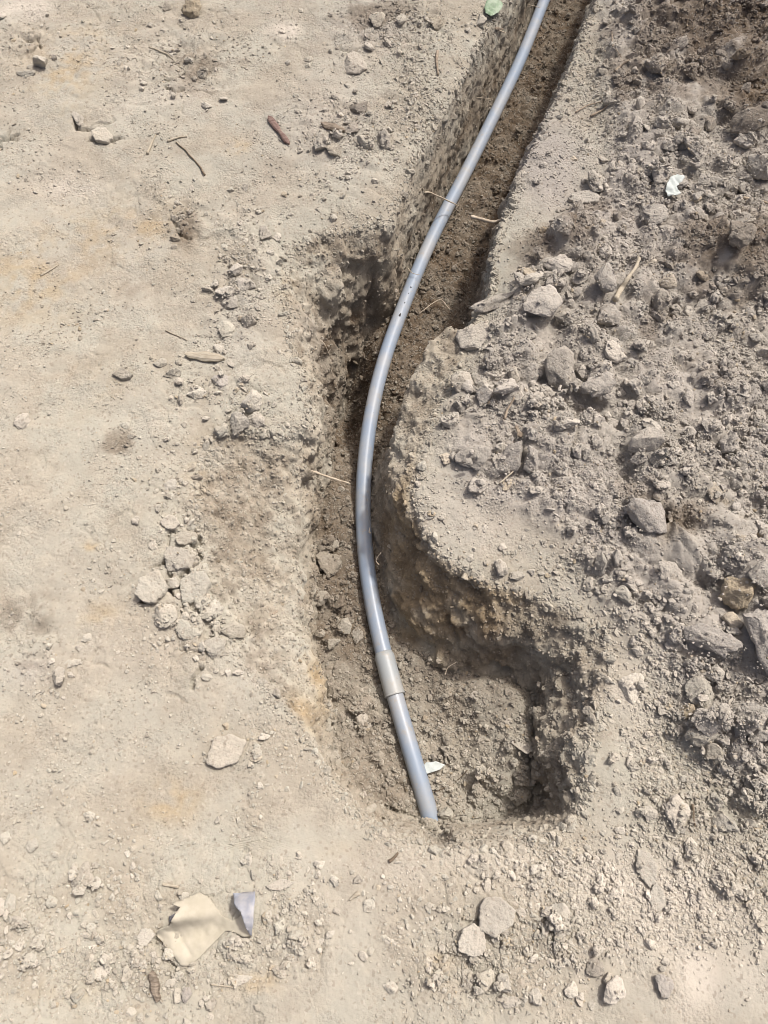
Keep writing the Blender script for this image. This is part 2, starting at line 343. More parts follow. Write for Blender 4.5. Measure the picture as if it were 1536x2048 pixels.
# far skirt: the sheet goes on past the frame
SK = 34
def skirt(Pg, masks):
    G = Pg.reshape(NR, NC, 3); g = np.cumsum(0.0055 * (1.225 ** np.arange(1, SK + 1)))
    def pad(A): return np.pad(A.reshape(NR, NC, -1), ((SK, SK), (SK, SK), (0, 0)), mode='edge')
    H = pad(G); off = np.zeros(H.shape[:2])
    for i in range(SK):
        a, b = SK - 1 - i, -SK + i
        H[:, a, 0] -= g[i]; H[:, b, 0] += g[i]; H[a, :, 1] -= g[i]; H[b, :, 1] += g[i]
        H[b, :, 0] += g[i] * DIR[0] / DIR[1] * np.exp(-g[i] / 6)
        off[:, a] = np.maximum(off[:, a], g[i]); off[:, b] = np.maximum(off[:, b], g[i]); off[a, :] = np.maximum(off[a, :], g[i]); off[b, :] = np.maximum(off[b, :], g[i])
        f = sstep(2.0, 3.0, np.array(g[i])); H[b, :, 2] *= (1 - f)       # the trench ends a few metres on
    Q = H.reshape(-1, 3); o_ = off.ravel(); k = o_ > 0
    hp = pad(heap)[:, :, 0].ravel()[k]; X = Q[k]; z0 = X[:, 2].copy(); ou = np.exp(-o_[k] / .10)
    X0 = X.copy(); X0[:, 2] = 0
    rough_ = 0.008 * perlin(X0, .33, 1) + .0065 * perlin(X0, .11, 2) + .004 * perlin(X0, .045, 3) + .003 * perlin(X0, .016, 4)
    f1, f2, idn = worley(X0, .09, 1); rough_ += hp * (.035 * _wr[idn, 0] * np.clip(1 - (f1 / .75) ** 2, 0, 1) + .02 * perlin(X0, .21, 77) + .03)
    inn = z0 < -.06
    Q[k, 2] = np.where(inn, z0 + .5 * rough_, z0 * ou + rough_ * (1 - ou))
    return Q, [pad(mk_)[:, :, 0].ravel() for mk_ in masks]
zone = np.where(sc > 0, 2, np.where(sa > 0.0, 1, 0)).astype(float)
zone = np.where((zone == 0) & (heap > 0.5), 3, zone)
MASKS = [damp_shade, ochre, pale, grey, zone]
PF, MF = skirt(P, MASKS)
NR2, NC2 = NR + 2 * SK, NC + 2 * SK

# height lookup for everything that lies on the ground
HX = np.arange(-1.6, 1.9, 0.004); HY = np.arange(-0.5, 3.4, 0.004)
HM = np.full((len(HY), len(HX)), np.nan)
ii = np.round((P[:, 0] - HX[0]) / 0.004).astype(int); jj = np.round((P[:, 1] - HY[0]) / 0.004).astype(int)
ok = (ii >= 0) & (ii < len(HX)) & (jj >= 0) & (jj < len(HY))
o = np.argsort(P[ok, 2]); HM[jj[ok][o], ii[ok][o]] = P[ok, 2][o]
for _ in range(12):
    bad = np.isnan(HM)
    if not bad.any(): break
    q = np.pad(HM, 1, constant_values=np.nan)
    st = np.stack([q[:-2, 1:-1], q[2:, 1:-1], q[1:-1, :-2], q[1:-1, 2:]])
    cnt = (~np.isnan(st)).sum(0); sm = np.nansum(st, 0)
    HM = np.where(bad & (cnt > 0), sm / np.maximum(cnt, 1), HM)
HM = np.nan_to_num(HM, nan=0.0)
HG = HM.copy()
def hz(x, y): return bil(HM, np.atleast_1d(np.asarray(x, float)), np.atleast_1d(np.asarray(y, float)), HX, HY)
def on(px, py):
    """the point of the ground seen at a pixel: march down the ray"""
    c = np.array([0, 0, CAM_H]); e = at(px, py, -0.6); t = np.linspace(0.55, 1, 1200)
    pts = c + (e - c) * t[:, None]
    hh = bil(HG, pts[:, 0], pts[:, 1], HX, HY)
    k = np.argmax(pts[:, 2] <= hh)
    return pts[k]
def pxm(px, py):                                     # metres per pixel at a pixel
    p = on(px, py); return ((CAM_H - p[2]) / (SP + (py - 1024) / FPX * CP)) / FPX

# ------------------------------------------------------------------ materials
def new_mat(name):
    m = bpy.data.materials.new(name); m.use_nodes = True
    t = m.node_tree; b = t.nodes['Principled BSDF']
    return m, t, b
def N(t, typ, **kw):
    n = t.nodes.new(typ)
    for k, v in kw.items():
        if k in ('operation', 'blend_type', 'data_type', 'attribute_name', 'attribute_type', 'feature', 'noise_dimensions', 'distance', 'clamp_factor'): setattr(n, k, v)
        else: n.inputs[k].default_value = v
    return n
def mixc(t, fac, a, b, mode='MIX'):
    n = t.nodes.new('ShaderNodeMix'); n.data_type = 'RGBA'; n.blend_type = mode
    for sock, v in ((n.inputs[0], fac), (n.inputs[6], a), (n.inputs[7], b)):
        if isinstance(v, (int, float)): sock.default_value = v
        elif isinstance(v, tuple): sock.default_value = (*v, 1)
        else: t.links.new(v, sock)
    return n.outputs[2]
def mth(t, op, a, b=None, c=None):
    n = t.nodes.new('ShaderNodeMath'); n.operation = op
    for k, v in enumerate((a, b, c)):
        if v is None: continue
        if isinstance(v, (int, float)): n.inputs[k].default_value = v
        else: t.links.new(v, n.inputs[k])
    return n.outputs[0]
def ramp(t, src, lo, hi):
    n = t.nodes.new('ShaderNodeMapRange'); n.inputs[1].default_value = lo; n.inputs[2].default_value = hi; n.interpolation_type = 'SMOOTHSTEP'
    t.links.new(src, n.inputs[0]); return n.outputs[0]

TAN, TAN2 = (0.400, 0.383, 0.322), (0.352, 0.318, 0.256)
GREY = (0.366, 0.338, 0.302); DAMP_SHADE = (0.120, 0.086, 0.056); OCH = (0.40, 0.315, 0.195); PALE = (0.53, 0.485, 0.415)
def soil(name, kind):
    """kind: 'GEOMETRY' for the sheet, 'INSTANCER' for clods"""
    m, t, b = new_mat(name)
    co = t.nodes.new('ShaderNodeTexCoord').outputs['Object']
    if kind == 'INSTANCER':
        oi = t.nodes.new('ShaderNodeObjectInfo')
        va = t.nodes.new('ShaderNodeVectorMath'); va.operation = 'MULTIPLY_ADD'
        geo = t.nodes.new('ShaderNodeNewGeometry')
        va.inputs[1].default_value = (1, 1, 1)
        t.links.new(geo.outputs['Position'], va.inputs[0])
        cv = t.nodes.new('ShaderNodeCombineXYZ')
        t.links.new(mth(t, 'MULTIPLY', oi.outputs['Random'], 40.0), cv.inputs[0])
        t.links.new(cv.outputs[0], va.inputs[2]); co = va.outputs[0]
    def noise(s, det=4, r=.6):
        n = N(t, 'ShaderNodeTexNoise', Scale=s, Detail=det, Roughness=r); t.links.new(co, n.inputs['Vector']); return n.outputs['Fac']
    at_ = {}
    for a in ('damp_shade', 'ochre', 'pale', 'grey'):
        n = N(t, 'ShaderNodeAttribute', attribute_name=a, attribute_type=kind); at_[a] = n.outputs['Fac']
    big, mid, fine, grit = noise(5, 3), noise(26, 3), noise(120, 3, .7), noise(420, 2, .7)
    c = mixc(t, ramp(t, big, .40, .62), TAN, TAN2)
    huge = noise(1.7, 3)
    c = mixc(t, mth(t, 'MULTIPLY', ramp(t, huge, .45, .62), .32), c, (0.330, 0.300, 0.250))
    c = mixc(t, mth(t, 'MULTIPLY', ramp(t, mid, .42, .72), .35), c, (0.48, 0.425, 0.34))
    c = mixc(t, at_['grey'], c, GREY)
    c = mixc(t, at_['ochre'], c, OCH)
    c = mixc(t, at_['pale'], c, PALE)
    dm = mth(t, 'MULTIPLY', at_['damp_shade'], mth(t, 'MULTIPLY_ADD', mid, .9, .55))
    c = mixc(t, dm, c, DAMP_SHADE)
    c = mixc(t, mth(t, 'MULTIPLY', ramp(t, fine, .35, .75), .30), c, mixc(t, .5, c, (0.55, 0.49, 0.40)))
    # single pale and dark grains
    v = N(t, 'ShaderNodeTexVoronoi', Scale=210.0); t.links.new(co, v.inputs['Vector'])
    sep = t.nodes.new('ShaderNodeSeparateColor'); t.links.new(v.outputs['Color'], sep.inputs[0])
    c = mixc(t, mth(t, 'MULTIPLY', ramp(t, sep.outputs[0], .92, .98), .20), c, (0.62, 0.56, 0.48))
    c = mixc(t, mth(t, 'MULTIPLY', ramp(t, sep.outputs[1], .90, .97), .30), c, (0.16, 0.12, 0.085))
    if kind == 'INSTANCER':
        hv = t.nodes.new('ShaderNodeHueSaturation'); t.links.new(c, hv.inputs['Color'])
        t.links.new(mth(t, 'MULTIPLY_ADD', oi.outputs['Random'], .26, .90), hv.inputs['Value'])
        hv.inputs['Saturation'].default_value = 0.95; c = hv.outputs[0]
    t.links.new(c, b.inputs['Base Color'])
    b.inputs['Roughness'].default_value = 0.96; b.inputs['Specular IOR Level'].default_value = 0.12
    b.inputs['Diffuse Roughness'].default_value = 0.6 if 'Diffuse Roughness' in b.inputs else 0
    # grain relief
    h = mth(t, 'ADD', mth(t, 'MULTIPLY', fine, .9), mth(t, 'MULTIPLY', grit, .55))
    vb = N(t, 'ShaderNodeTexVoronoi', Scale=165.0); t.links.new(co, vb.inputs['Vector'])
    h = mth(t, 'ADD', h, mth(t, 'MULTIPLY', mth(t, 'SUBTRACT', .6, vb.outputs['Distance']), .55))
    bp = N(t, 'ShaderNodeBump', Strength=.75, Distance=.0045); t.links.new(h, bp.inputs['Height'])
    gm = noise(11, 3, .5)
    t.links.new(mth(t, 'MULTIPLY_ADD', ramp(t, gm, .38, .64), .65, .28) if kind == 'GEOMETRY' else mth(t, 'MULTIPLY_ADD', gm, .5, .5), bp.inputs['Strength'])
    t.links.new(bp.outputs[0], b.inputs['Normal'])
    return m
M_SOIL, M_CLOD = soil('soil', 'GEOMETRY'), soil('clod_soil', 'INSTANCER')

def simple(name, c1, c2, scale=40, rough=.8, spec=.2, stretch=(1, 1, 1), bump=.3, bd=.002):
    m, t, b = new_mat(name)
    co = t.nodes.new('ShaderNodeTexCoord').outputs['Object']
    mp = t.nodes.new('ShaderNodeMapping'); mp.inputs['Scale'].default_value = stretch; t.links.new(co, mp.inputs[0])
    n = N(t, 'ShaderNodeTexNoise', Scale=scale, Detail=5, Roughness=.65); t.links.new(mp.outputs[0], n.inputs['Vector'])
    t.links.new(mixc(t, ramp(t, n.outputs['Fac'], .35, .65), c1, c2), b.inputs['Base Color'])
    b.inputs['Roughness'].default_value = rough; b.inputs['Specular IOR Level'].default_value = spec
    bp = N(t, 'ShaderNodeBump', Strength=bump, Distance=bd); t.links.new(n.outputs['Fac'], bp.inputs['Height']); t.links.new(bp.outputs[0], b.inputs['Normal'])
    return m
def pvc(name, c, rough=.36, dirt=.5):
    m, t, b = new_mat(name)
    co = t.nodes.new('ShaderNodeTexCoord').outputs['Object']
    n = N(t, 'ShaderNodeTexNoise', Scale=9, Detail=6, Roughness=.6); t.links.new(co, n.inputs['Vector'])
    n2 = N(t, 'ShaderNodeTexNoise', Scale=160, Detail=4, Roughness=.7); t.links.new(co, n2.inputs['Vector'])
    f = mth(t, 'MULTIPLY', ramp(t, n.outputs['Fac'], .40, .66), dirt)
    c_ = mixc(t, f, c, (0.43, 0.40, 0.345))
    n3 = N(t, 'ShaderNodeTexNoise', Scale=42, Detail=5, Roughness=.75); t.links.new(co, n3.inputs['Vector'])
    c_ = mixc(t, mth(t, 'MULTIPLY', ramp(t, n3.outputs['Fac'], .55, .70), .55), c_, (0.36, 0.315, 0.25))
    sp = mth(t, 'MULTIPLY', ramp(t, n2.outputs['Fac'], .66, .76), .5)
    c_ = mixc(t, sp, c_, (0.14, 0.11, 0.085))
    t.links.new(c_, b.inputs['Base Color'])
    t.links.new(mth(t, 'MULTIPLY_ADD', n2.outputs['Fac'], .25, rough - .1), b.inputs['Roughness'])
    b.inputs['Specular IOR Level'].default_value = .45
    return m
M_PVC = pvc('grey_pvc', (0.250, 0.303, 0.378), .36, .40)
M_PVC2 = pvc('coupling_pvc', (0.32, 0.345, 0.355), .42, .35)
M_PRINT = simple('dark_mark', (0.02, 0.02, 0.025), (0.05, 0.045, 0.04))
M_ROOT = simple('pale_root', (0.54, 0.47, 0.37), (0.38, 0.31, 0.23), 60, .85, .15, bump=.5)
M_DRY = simple('dry_twig', (0.36, 0.30, 0.23), (0.20, 0.16, 0.12), 90, .9, .1, bump=.6)
M_DARKTWIG = simple('dark_twig', (0.12, 0.09, 0.065), (0.21, 0.17, 0.125), 90, .9, .1, bump=.6)
M_RED = simple('red_wood', (0.13, 0.08, 0.07), (0.25, 0.18, 0.15), 30, .7, .2, (1, 8, 1), .5)
M_BARK = simple('bark', (0.16, 0.13, 0.10), (0.30, 0.25, 0.195), 60, .9, .1, (1, 5, 1), .8, .004)
M_SPLINT = simple('pale_splinter', (0.45, 0.405, 0.32), (0.34, 0.295, 0.225), 60, .85, .1, (1, 8, 1), .5)
M_SHEET = simple('dusty_sheet', (0.46, 0.42, 0.335), (0.40, 0.365, 0.285), 30, .75, .25, bump=.25, bd=.001)
M_SHEETB = simple('blue_grey_backing', (0.30, 0.315, 0.36), (0.42, 0.41, 0.41), 40, .6, .3, bump=.3, bd=.001)
M_PAPER = simple('white_scrap', (0.50, 0.535, 0.515), (0.40, 0.44, 0.42), 60, .7, .3, bump=.3)
M_LEAF = simple('green_leaf', (0.17, 0.245, 0.15), (0.28, 0.34, 0.25), 50, .55, .35, bump=.3)

# ------------------------------------------------------------------ mesh helpers
def mesh_from(name, V, F, mat=None, smooth=True):
    me = bpy.data.meshes.new(name)
    V = np.asarray(V, np.float32); F = np.asarray(F, np.int32)
    n, k = F.shape
    me.vertices.add(len(V)); me.vertices.foreach_set('co', V.ravel())
    me.loops.add(n * k); me.loops.foreach_set('vertex_index', F.ravel())
    me.polygons.add(n); me.polygons.foreach_set('loop_start', np.arange(0, n * k, k, dtype=np.int32))
    me.update(calc_edges=True)
    me.polygons.foreach_set('use_smooth', np.full(n, smooth))
    if mat: me.materials.append(mat)
    return me
def link(name, me, parent=None, loc=None):
    o = bpy.data.objects.new(name, me); COL.objects.link(o)
    if parent: o.parent = parent
    if loc is not None: o.location = loc
    return o
def tag(o, label=None, cat=None, group=None, kind=None):
    if label: o['label'] = label
    if cat: o['category'] = cat
    if group: o['group'] = group
    if kind: o['kind'] = kind
    return o

# ------------------------------------------------------------------ ground objects (one seamless sheet cut where the place changes)
idx = np.arange(NR2 * NC2).reshape(NR2, NC2)
Fq = np.stack([idx[:-1, :-1], idx[:-1, 1:], idx[1:, 1:], idx[1:, :-1]], 2).reshape(-1, 4)
zf_ = MF[4][Fq[:, 0]]
for name, zs, lab in (('ground', (0, 3), None), ('trench_wall', (1,), None), ('trench_floor', (2,), None)):
    sel = Fq[np.isin(zf_, zs)]
    used, inv = np.unique(sel, return_inverse=True)
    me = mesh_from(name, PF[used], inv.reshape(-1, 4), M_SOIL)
    for nm, arr in zip(('damp_shade', 'ochre', 'pale', 'grey'), MF):
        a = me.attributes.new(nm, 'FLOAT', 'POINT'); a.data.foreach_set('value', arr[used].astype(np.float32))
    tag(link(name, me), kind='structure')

# ------------------------------------------------------------------ clod shapes
def ico(sub):
    import bmesh
    bm = bmesh.new(); bmesh.ops.create_icosphere(bm, subdivisions=sub, radius=1)
    V = np.array([v.co for v in bm.verts]); F = np.array([[v.index for v in f.verts] for f in bm.faces]); bm.free(); return V, F
ICO = {s: ico(s) for s in (2, 3, 4, 5)}
def clod_verts(seed, sub=4, angular=.6, lumps=.5, flat=1.0):
    V, F = ICO[sub]; V = V.copy(); r = np.random.default_rng(seed)
    for k in range(int(9 + 9 * angular)):
        n = r.normal(size=3); n /= np.linalg.norm(n)
        lim = r.uniform(.42, .86)
        s = V @ n; over = np.maximum(s - lim, 0)
        V -= np.outer(over * (.80 + .20 * angular), n)
    off = r.uniform(0, 50, 3)
    L = np.linalg.norm(V, axis=1)[:, None]; U = V / L
    q = V + off
    dsp = .16 * lumps * perlin(q, .9, seed % 7) + .16 * lumps * perlin(q, .42, 1) + .085 * (0.4 + lumps) * perlin(q, .2, 2)
    if sub >= 4: dsp += .045 * perlin(q, .09, 3)
    V += U * dsp[:, None]
    V[:, 2] *= flat
    V /= np.abs(V).max(0).mean()
    return V, F
NPROTO = 16
PROTO = []
for k in range(NPROTO):
    V, F = clod_verts(100 + k, 4, angular=random.uniform(.5, 1), lumps=random.choice((.25, .4, .6, 1.1)), flat=random.uniform(.6, 1))
    PROTO.append(mesh_from('clod', V, F, M_CLOD))
SMALL = []
for k in range(10):
    V, F = clod_verts(300 + k, 3, angular=random.uniform(.6, 1), lumps=random.uniform(.2, .7), flat=random.uniform(.6, 1))
    SMALL.append(mesh_from('crumb', V, F, M_CLOD))

def splat(x, y, z, rx, ry, rz):
    """raise the height lookup by a clod so that later ones rest on it"""
    i0, i1 = int((x - rx - HX[0]) / .004), int((x + rx - HX[0]) / .004) + 2
    j0, j1 = int((y - ry - HY[0]) / .004), int((y + ry - HY[0]) / .004) + 2
    i0, j0 = max(i0, 0), max(j0, 0)
    xs, ys = HX[i0:i1], HY[j0:j1]
    if len(xs) == 0 or len(ys) == 0: return
    e = 1 - ((xs[None] - x) / rx) ** 2 - ((ys[:, None] - y) / ry) ** 2
    t = z + rz * np.sqrt(np.clip(e, 0, 1))
    HM[j0:j1, i0:i1] = np.where(e > 0, np.maximum(HM[j0:j1, i0:i1], t), HM[j0:j1, i0:i1])

# masks looked up at any ground point
MG = {}
for nm, arr in zip(('damp_shade', 'ochre', 'pale', 'grey'), MASKS):
    g = np.zeros_like(HM); g[jj[ok], ii[ok]] = arr[ok]
    q = np.pad(g, 1, mode='edge'); MG[nm] = np.maximum.reduce([q[1:-1, 1:-1], q[:-2, 1:-1], q[1:-1, :-2], q[2:, 1:-1], q[1:-1, 2:]])
def mk(nm, x, y): return bil(MG[nm], np.atleast_1d(x), np.atleast_1d(y), HX, HY)

# ------------------------------------------------------------------ placed clods, slabs and stones
# px, py, width px, height px, turn deg, height factor, sink, tint(damp, ochre, pale, grey), name, label
T_ = (0, 0, 0, 0); G_ = (0, 0, .22, .8); L_ = (0, 0, .45, .2); D_ = (.45, 0, 0, .5); Y_ = (0, .7, .1, 0); M_ = (0, 0, .1, 1)
STONES = [
 (455, 1493, 88, 72, 25, .30, .45, (0, 0, .25, 0), 'flat_stone', 'large flat oval stone lying alone on the packed ground left of the coupling'),
 (355, 1112, 72, 52, -12, .55, .35, (0, 0, .4, 0), 'soil_clod', 'pale rounded block bridging the crack, top of the broken crust'),
 (308, 1168, 66, 74, 20, .35, .45, (0, 0, .2, 0), 'crust_plate', 'wide pale crust slab left of the cracked blocks'),
 (272, 1180, 40, 52, 10, .3, .45, (0, 0, .15, 0), 'crust_plate', 'thin crust flake under the left edge of the wide slab'),
 (392, 1160, 62, 74, -30, .45, .45, (0, 0, .2, 0), 'crust_plate', 'tilted crust slab beside the open crack'),
 (345, 1163, 28, 26, 0, .6, .35, (0, 0, .3, 0), 'soil_clod', 'small pale lump wedged between the two crust slabs'),
 (430, 1213, 50, 44, 10, .6, .3, (0, 0, .3, 0), 'soil_clod', 'pointed pale clod at the foot of the open crack'),
 (430, 1290, 46, 56, 8, .6, .25, (0, 0, .3, 0), 'soil_clod', 'upright pale block casting a shadow, lowest of the broken crust'),
 (462, 1255, 50, 46, 0, .5, .35, T_, 'soil_clod', 'lumpy round clod right of the upright pale block'),
 (378, 1255, 56, 50, 0, .35, .45, T_, 'soil_clod', 'low lumpy clod left of the upright pale block'),
 (343, 1042, 40, 28, -10, .4, .4, (0, 0, .4, 0), 'crust_plate', 'small smooth pale plate above the bridging block'),
 (340, 966, 30, 24, 0, .5, .4, L_, 'soil_clod', 'small pale clod by the undercut left edge'),
 (375, 1072, 44, 34, 10, .35, .4, T_, 'crust_plate', 'broken crust piece touching the dark gap above the bridging block'),
 (404, 1230, 30, 16, 5, .6, .3, T_, 'soil_clod', 'small flat block closing the lower end of the crack'),
 (502, 800, 52, 44, -15, .75, .25, (0, 0, .45, .1), 'soil_clod', 'bright angular clod perched on rubble near the left rim'),
 (440, 757, 46, 34, 0, .7, .3, M_, 'soil_clod', 'mauve grey lump below the pale wood splinter'),
 (515, 838, 40, 32, 0, .8, .3, (0, 0, .1, .4), 'soil_clod', 'grey clod tucked under the bright angular clod'),
 (478, 845, 50, 40, 0, .7, .3, (0, 0, .1, .4), 'soil_clod', 'knobbly clod left of the grey tucked clod'),
 (443, 858, 36, 36, 0, .7, .3, T_, 'soil_clod', 'round clod at the outer end of the rubble pile by the rim'),
 (350, 742, 44, 28, 0, .7, .3, T_, 'soil_clod', 'rough clod left of the mauve grey lump'),
 (322, 723, 32, 20, 0, .6, .3, T_, 'soil_clod', 'little clod left of the pale wood splinter'),
 (248, 748, 44, 24, 10, .4, .4, (.15, 0, 0, 0), 'crust_plate', 'lifted brown crust flake with a shadow under it'),
 (48, 840, 36, 34, 0, .5, .35, L_, 'soil_clod', 'lone round clod on the bare left ground'),
 (250, 848, 26, 18, 30, .5, .3, T_, 'soil_clod', 'first of three small clods in a short row'),
 (265, 870, 20, 16, 0, .6, .3, T_, 'soil_clod', 'last of three small clods in a short row'),
 (530, 466, 36, 30, 0, .6, .3, (0, 0, .5, .2), 'soil_clod', 'whitish clod near the slumped corner of the left rim'),
 (470, 540, 34, 28, 0, .8, .3, (0, 0, .2, .6), 'soil_clod', 'grey clod heading the string of clods along the left rim'),
 (493, 566, 36, 38, 0, .8, .25, (0, 0, .2, .6), 'soil_clod', 'tall grey clod, second of the string along the left rim'),
 (450, 582, 38, 28, 0, .7, .3, (0, 0, .2, .5), 'soil_clod', 'grey clod lying left in the string along the left rim'),
 (458, 605, 42, 26, 0, .7, .3, (0, 0, .2, .4), 'soil_clod', 'wide clod ending the string along the left rim'),
 (455, 655, 52, 36, 0, .5, .35, T_, 'soil_clod', 'wide low clod with crumbs below the string of clods'),
 (158, 236, 26, 38, 20, .6, .3, (0, 0, .4, .2), 'soil_clod', 'upright pale chip stuck in the crust at upper left'),
 (205, 270, 46, 26, 5, .35, .4, (0, 0, .2, 0), 'crust_plate', 'low crust plate broken off beside the upright pale chip'),
 (54, 146, 40, 14, 0, .7, .3, (.1, 0, 0, .2), 'soil_clod', 'long flat stone near the upper left edge of the picture'),
 (388, 12, 48, 40, 0, .8, .25, Y_, 'stone', 'ochre rounded stone at the top edge of the picture'),
 (708, 120, 62, 40, 5, .5, .35, (0, 0, .2, .3), 'soil_clod', 'wide pale clod with a shadow under it, upper middle'),
 (752, 40, 38, 34, 0, .85, .25, (0, .2, .3, 0), 'stone', 'round pale stone near the top left of the trench'),
 (803, 38, 24, 22, 0, .8, .25, (0, .1, .3, 0), 'stone', 'small stone right of the round pale stone'),
 (720, 216, 44, 34, 0, .7, .3, D_, 'soil_clod', 'dark porous clod above the bark chip'),
 (700, 255, 44, 30, -10, .7, .3, (.2, 0, 0, .5), 'soil_clod', 'brown clod touching the bark chip'),
 (768, 275, 36, 34, 0, .8, .25, (.1, 0, .1, .5), 'soil_clod', 'grey clod right of the bark chip'),
 (670, 298, 36, 28, 0, .6, .3, T_, 'soil_clod', 'pale clod just below the bark chip'),
 (873, 46, 36, 28, 0, .7, .3, (0, .3, .1, 0), 'soil_clod', 'yellowish clod left of the green leaf'),
 (145, 1325, 40, 22, 10, .55, .3, (0, 0, .3, 0), 'stone', 'smooth oval pebble below the dark damp patch'),
 (22, 1795, 36, 42, 0, .4, .4, T_, 'soil_clod', 'low clod at the left edge near the torn sheet'),
 (103, 1800, 26, 26, 0, .7, .3, T_, 'soil_clod', 'small round clod left of the torn sheet'),
 (293, 1868, 38, 34, 0, .35, .4, L_, 'crust_plate', 'squarish plate touching the left side of the torn sheet'),
 (205, 1935, 42, 32, -20, .5, .35, L_, 'soil_clod', 'pale wedge of soil below left of the torn sheet'),
 (158, 1985, 30, 32, 0, .8, .25, T_, 'soil_clod', 'round knobby clod near the bottom left corner'),
 (480, 1955, 54, 26, 12, .5, .35, L_, 'soil_clod', 'long pale clod below the torn sheet'),
 (594, 1865, 30, 20, 10, .7, .3, T_, 'stone', 'oval pebble right of the curled grey corner'),
 (560, 1846, 26, 30, 0, .7, .3, T_, 'soil_clod', 'round clod between the curled corner and the oval pebble'),
 (507, 1747, 18, 26, 15, .7, .3, T_, 'soil_clod', 'upright little clod above the curled grey corner'),
 (562, 1765, 54, 22, 12, .2, .4, L_, 'crust_flake', 'thin leaf shaped flake of crust above the curled corner'),
 (375, 1985, 24, 28, 0, .7, .3, (.2, 0, 0, 1), 'stone', 'dark slate grey chip below the torn sheet'),
 (990, 1812, 92, 78, 20, .28, .40, L_, 'crust_plate', 'biggest broken crust slab in front of the pit'),
 (943, 1868, 66, 70, -10, .28, .42, L_, 'crust_plate', 'second crust slab leaning below the biggest one'),
 (1290, 1722, 42, 72, 5, .22, .45, L_, 'crust_plate', 'long smooth plate right of the pit front'),
 (1313, 1785, 36, 52, 0, .2, .45, L_, 'crust_plate', 'smooth plate below the long one'),
 (965, 1950, 42, 46, 15, .8, .25, T_, 'soil_clod', 'egg shaped clod below the broken slabs'),
 (1008, 1962, 36, 36, 0, .8, .25, L_, 'soil_clod', 'angular clod right of the egg shaped one'),
 (1070, 1985, 42, 40, -10, .6, .3, L_, 'soil_clod', 'flat faced clod at the bottom, right of the angular one'),
 (1020, 1998, 40, 28, 10, .5, .3, L_, 'soil_clod', 'pale wedge between the angular and the flat faced clod'),
 (890, 1922, 38, 34, 0, .7, .3, (0, .35, .1, 0), 'soil_clod', 'yellow tinged clod below left of the broken slabs'),
 (1322, 1955, 44, 54, 20, .6, .3, M_, 'stone', 'mauve grey stone on the smooth dust at bottom right'),
 (1220, 1950, 40, 38, 0, .7, .3, (0, .1, .2, 0), 'soil_clod', 'pinkish clod left of the mauve grey stone'),
 (1188, 1928, 46, 36, 0, .6, .3, (.1, 0, 0, .4), 'soil_clod', 'grey brown clod left of the pinkish one'),
 (1352, 1617, 60, 56, -15, .7, .3, L_, 'soil_clod', 'large pale clod in front right of the pit'),
 (1298, 1620, 34, 30, 0, .8, .25, (0, 0, .5, 0), 'soil_clod', 'bright small clod left of the large pale clod'),
 (1448, 1634, 46, 50, 0, .7, .3, (0, 0, .1, .3), 'soil_clod', 'grey clod right of the large pale clod'),
 (1352, 1650, 36, 30, 0, .6, .3, L_, 'soil_clod', 'pale clod just below the large pale clod'),
 (1397, 1380, 56, 64, 0, .7, .3, (0, 0, .1, .2), 'soil_clod', 'tall oval clod right of the pit rim'),
 (1372, 1418, 32, 34, 0, .8, .25, (0, .85, .2, 0), 'stone', 'bright ochre stone below the tall oval clod'),
 (1402, 1468, 58, 42, 0, .7, .3, (0, .1, .2, .1), 'soil_clod', 'wide rounded clod below the ochre stone'),
 (1425, 1500, 40, 34, 0, .7, .3, (0, .1, .1, .1), 'soil_clod', 'clod tucked under the wide rounded one'),
 (1515, 1460, 48, 46, 0, .8, .25, G_, 'soil_clod', 'rounded clod at the right edge level with the coupling'),
 (1465, 1180, 66, 74, 15, .8, .2, (0, .75, .1, .2), 'stone', 'big stone with a yellow face near the right edge'),
 (1462, 1242, 42, 42, 0, .8, .2, (0, .45, .2, .2), 'stone', 'knobbly yellowish stone below the yellow faced one'),
 (1520, 1250, 76, 130, 0, .7, .2, (0, 0, .1, 1), 'boulder', 'largest block of grey soil at the right edge'),
 (1420, 1280, 104, 50, -28, .7, .25, M_, 'soil_clod', 'long slanting mauve slab under the yellowish stones'),
 (1515, 1140, 48, 56, 0, .7, .2, (0, 0, .3, .6), 'soil_clod', 'pale clod right of the yellow faced stone'),
 (1118, 740, 72, 88, 25, .85, .15, (0, .1, .15, .8), 'boulder', 'tall two coloured clod, biggest on the spoil beside the bank'),
 (1194, 770, 72, 46, 0, .8, .2, G_, 'soil_clod', 'rounded clod right of the tall two coloured one'),
 (1022, 905, 56, 62, -10, .85, .15, (.05, 0, 0, .9), 'soil_clod', 'smooth dark grey clod with the straw beneath it'),
 (1062, 915, 48, 50, 0, .8, .2, (.1, 0, 0, .9), 'soil_clod', 'clod leaning on the smooth dark grey one'),
 (950, 905, 74, 62, 10, .5, .3, G_, 'soil_clod', 'wide flat clod left of the smooth dark grey one'),
 (965, 786, 40, 46, 0, .8, .2, G_, 'soil_clod', 'rounded clod in the pair above the bank, right one'),
 (935, 768, 32, 42, 0, .8, .2, G_, 'soil_clod', 'rounded clod in the pair above the bank, left one'),
 (1012, 775, 54, 42, 0, .8, .2, G_, 'soil_clod', 'clod right of the rounded pair above the bank'),
 (1026, 752, 32, 30, 0, .8, .2, (0, .2, .3, .4), 'soil_clod', 'small cream clod above the rounded pair'),
 (950, 668, 100, 84, 10, .45, .30, (0, 0, .3, .3), 'boulder', 'broad pale slab standing at the tip of the bank'),
 (990, 600, 104, 42, 8, .7, .2, (0, 0, .2, .4), 'soil_clod', 'long flat clod on the rim where the trench bends'),
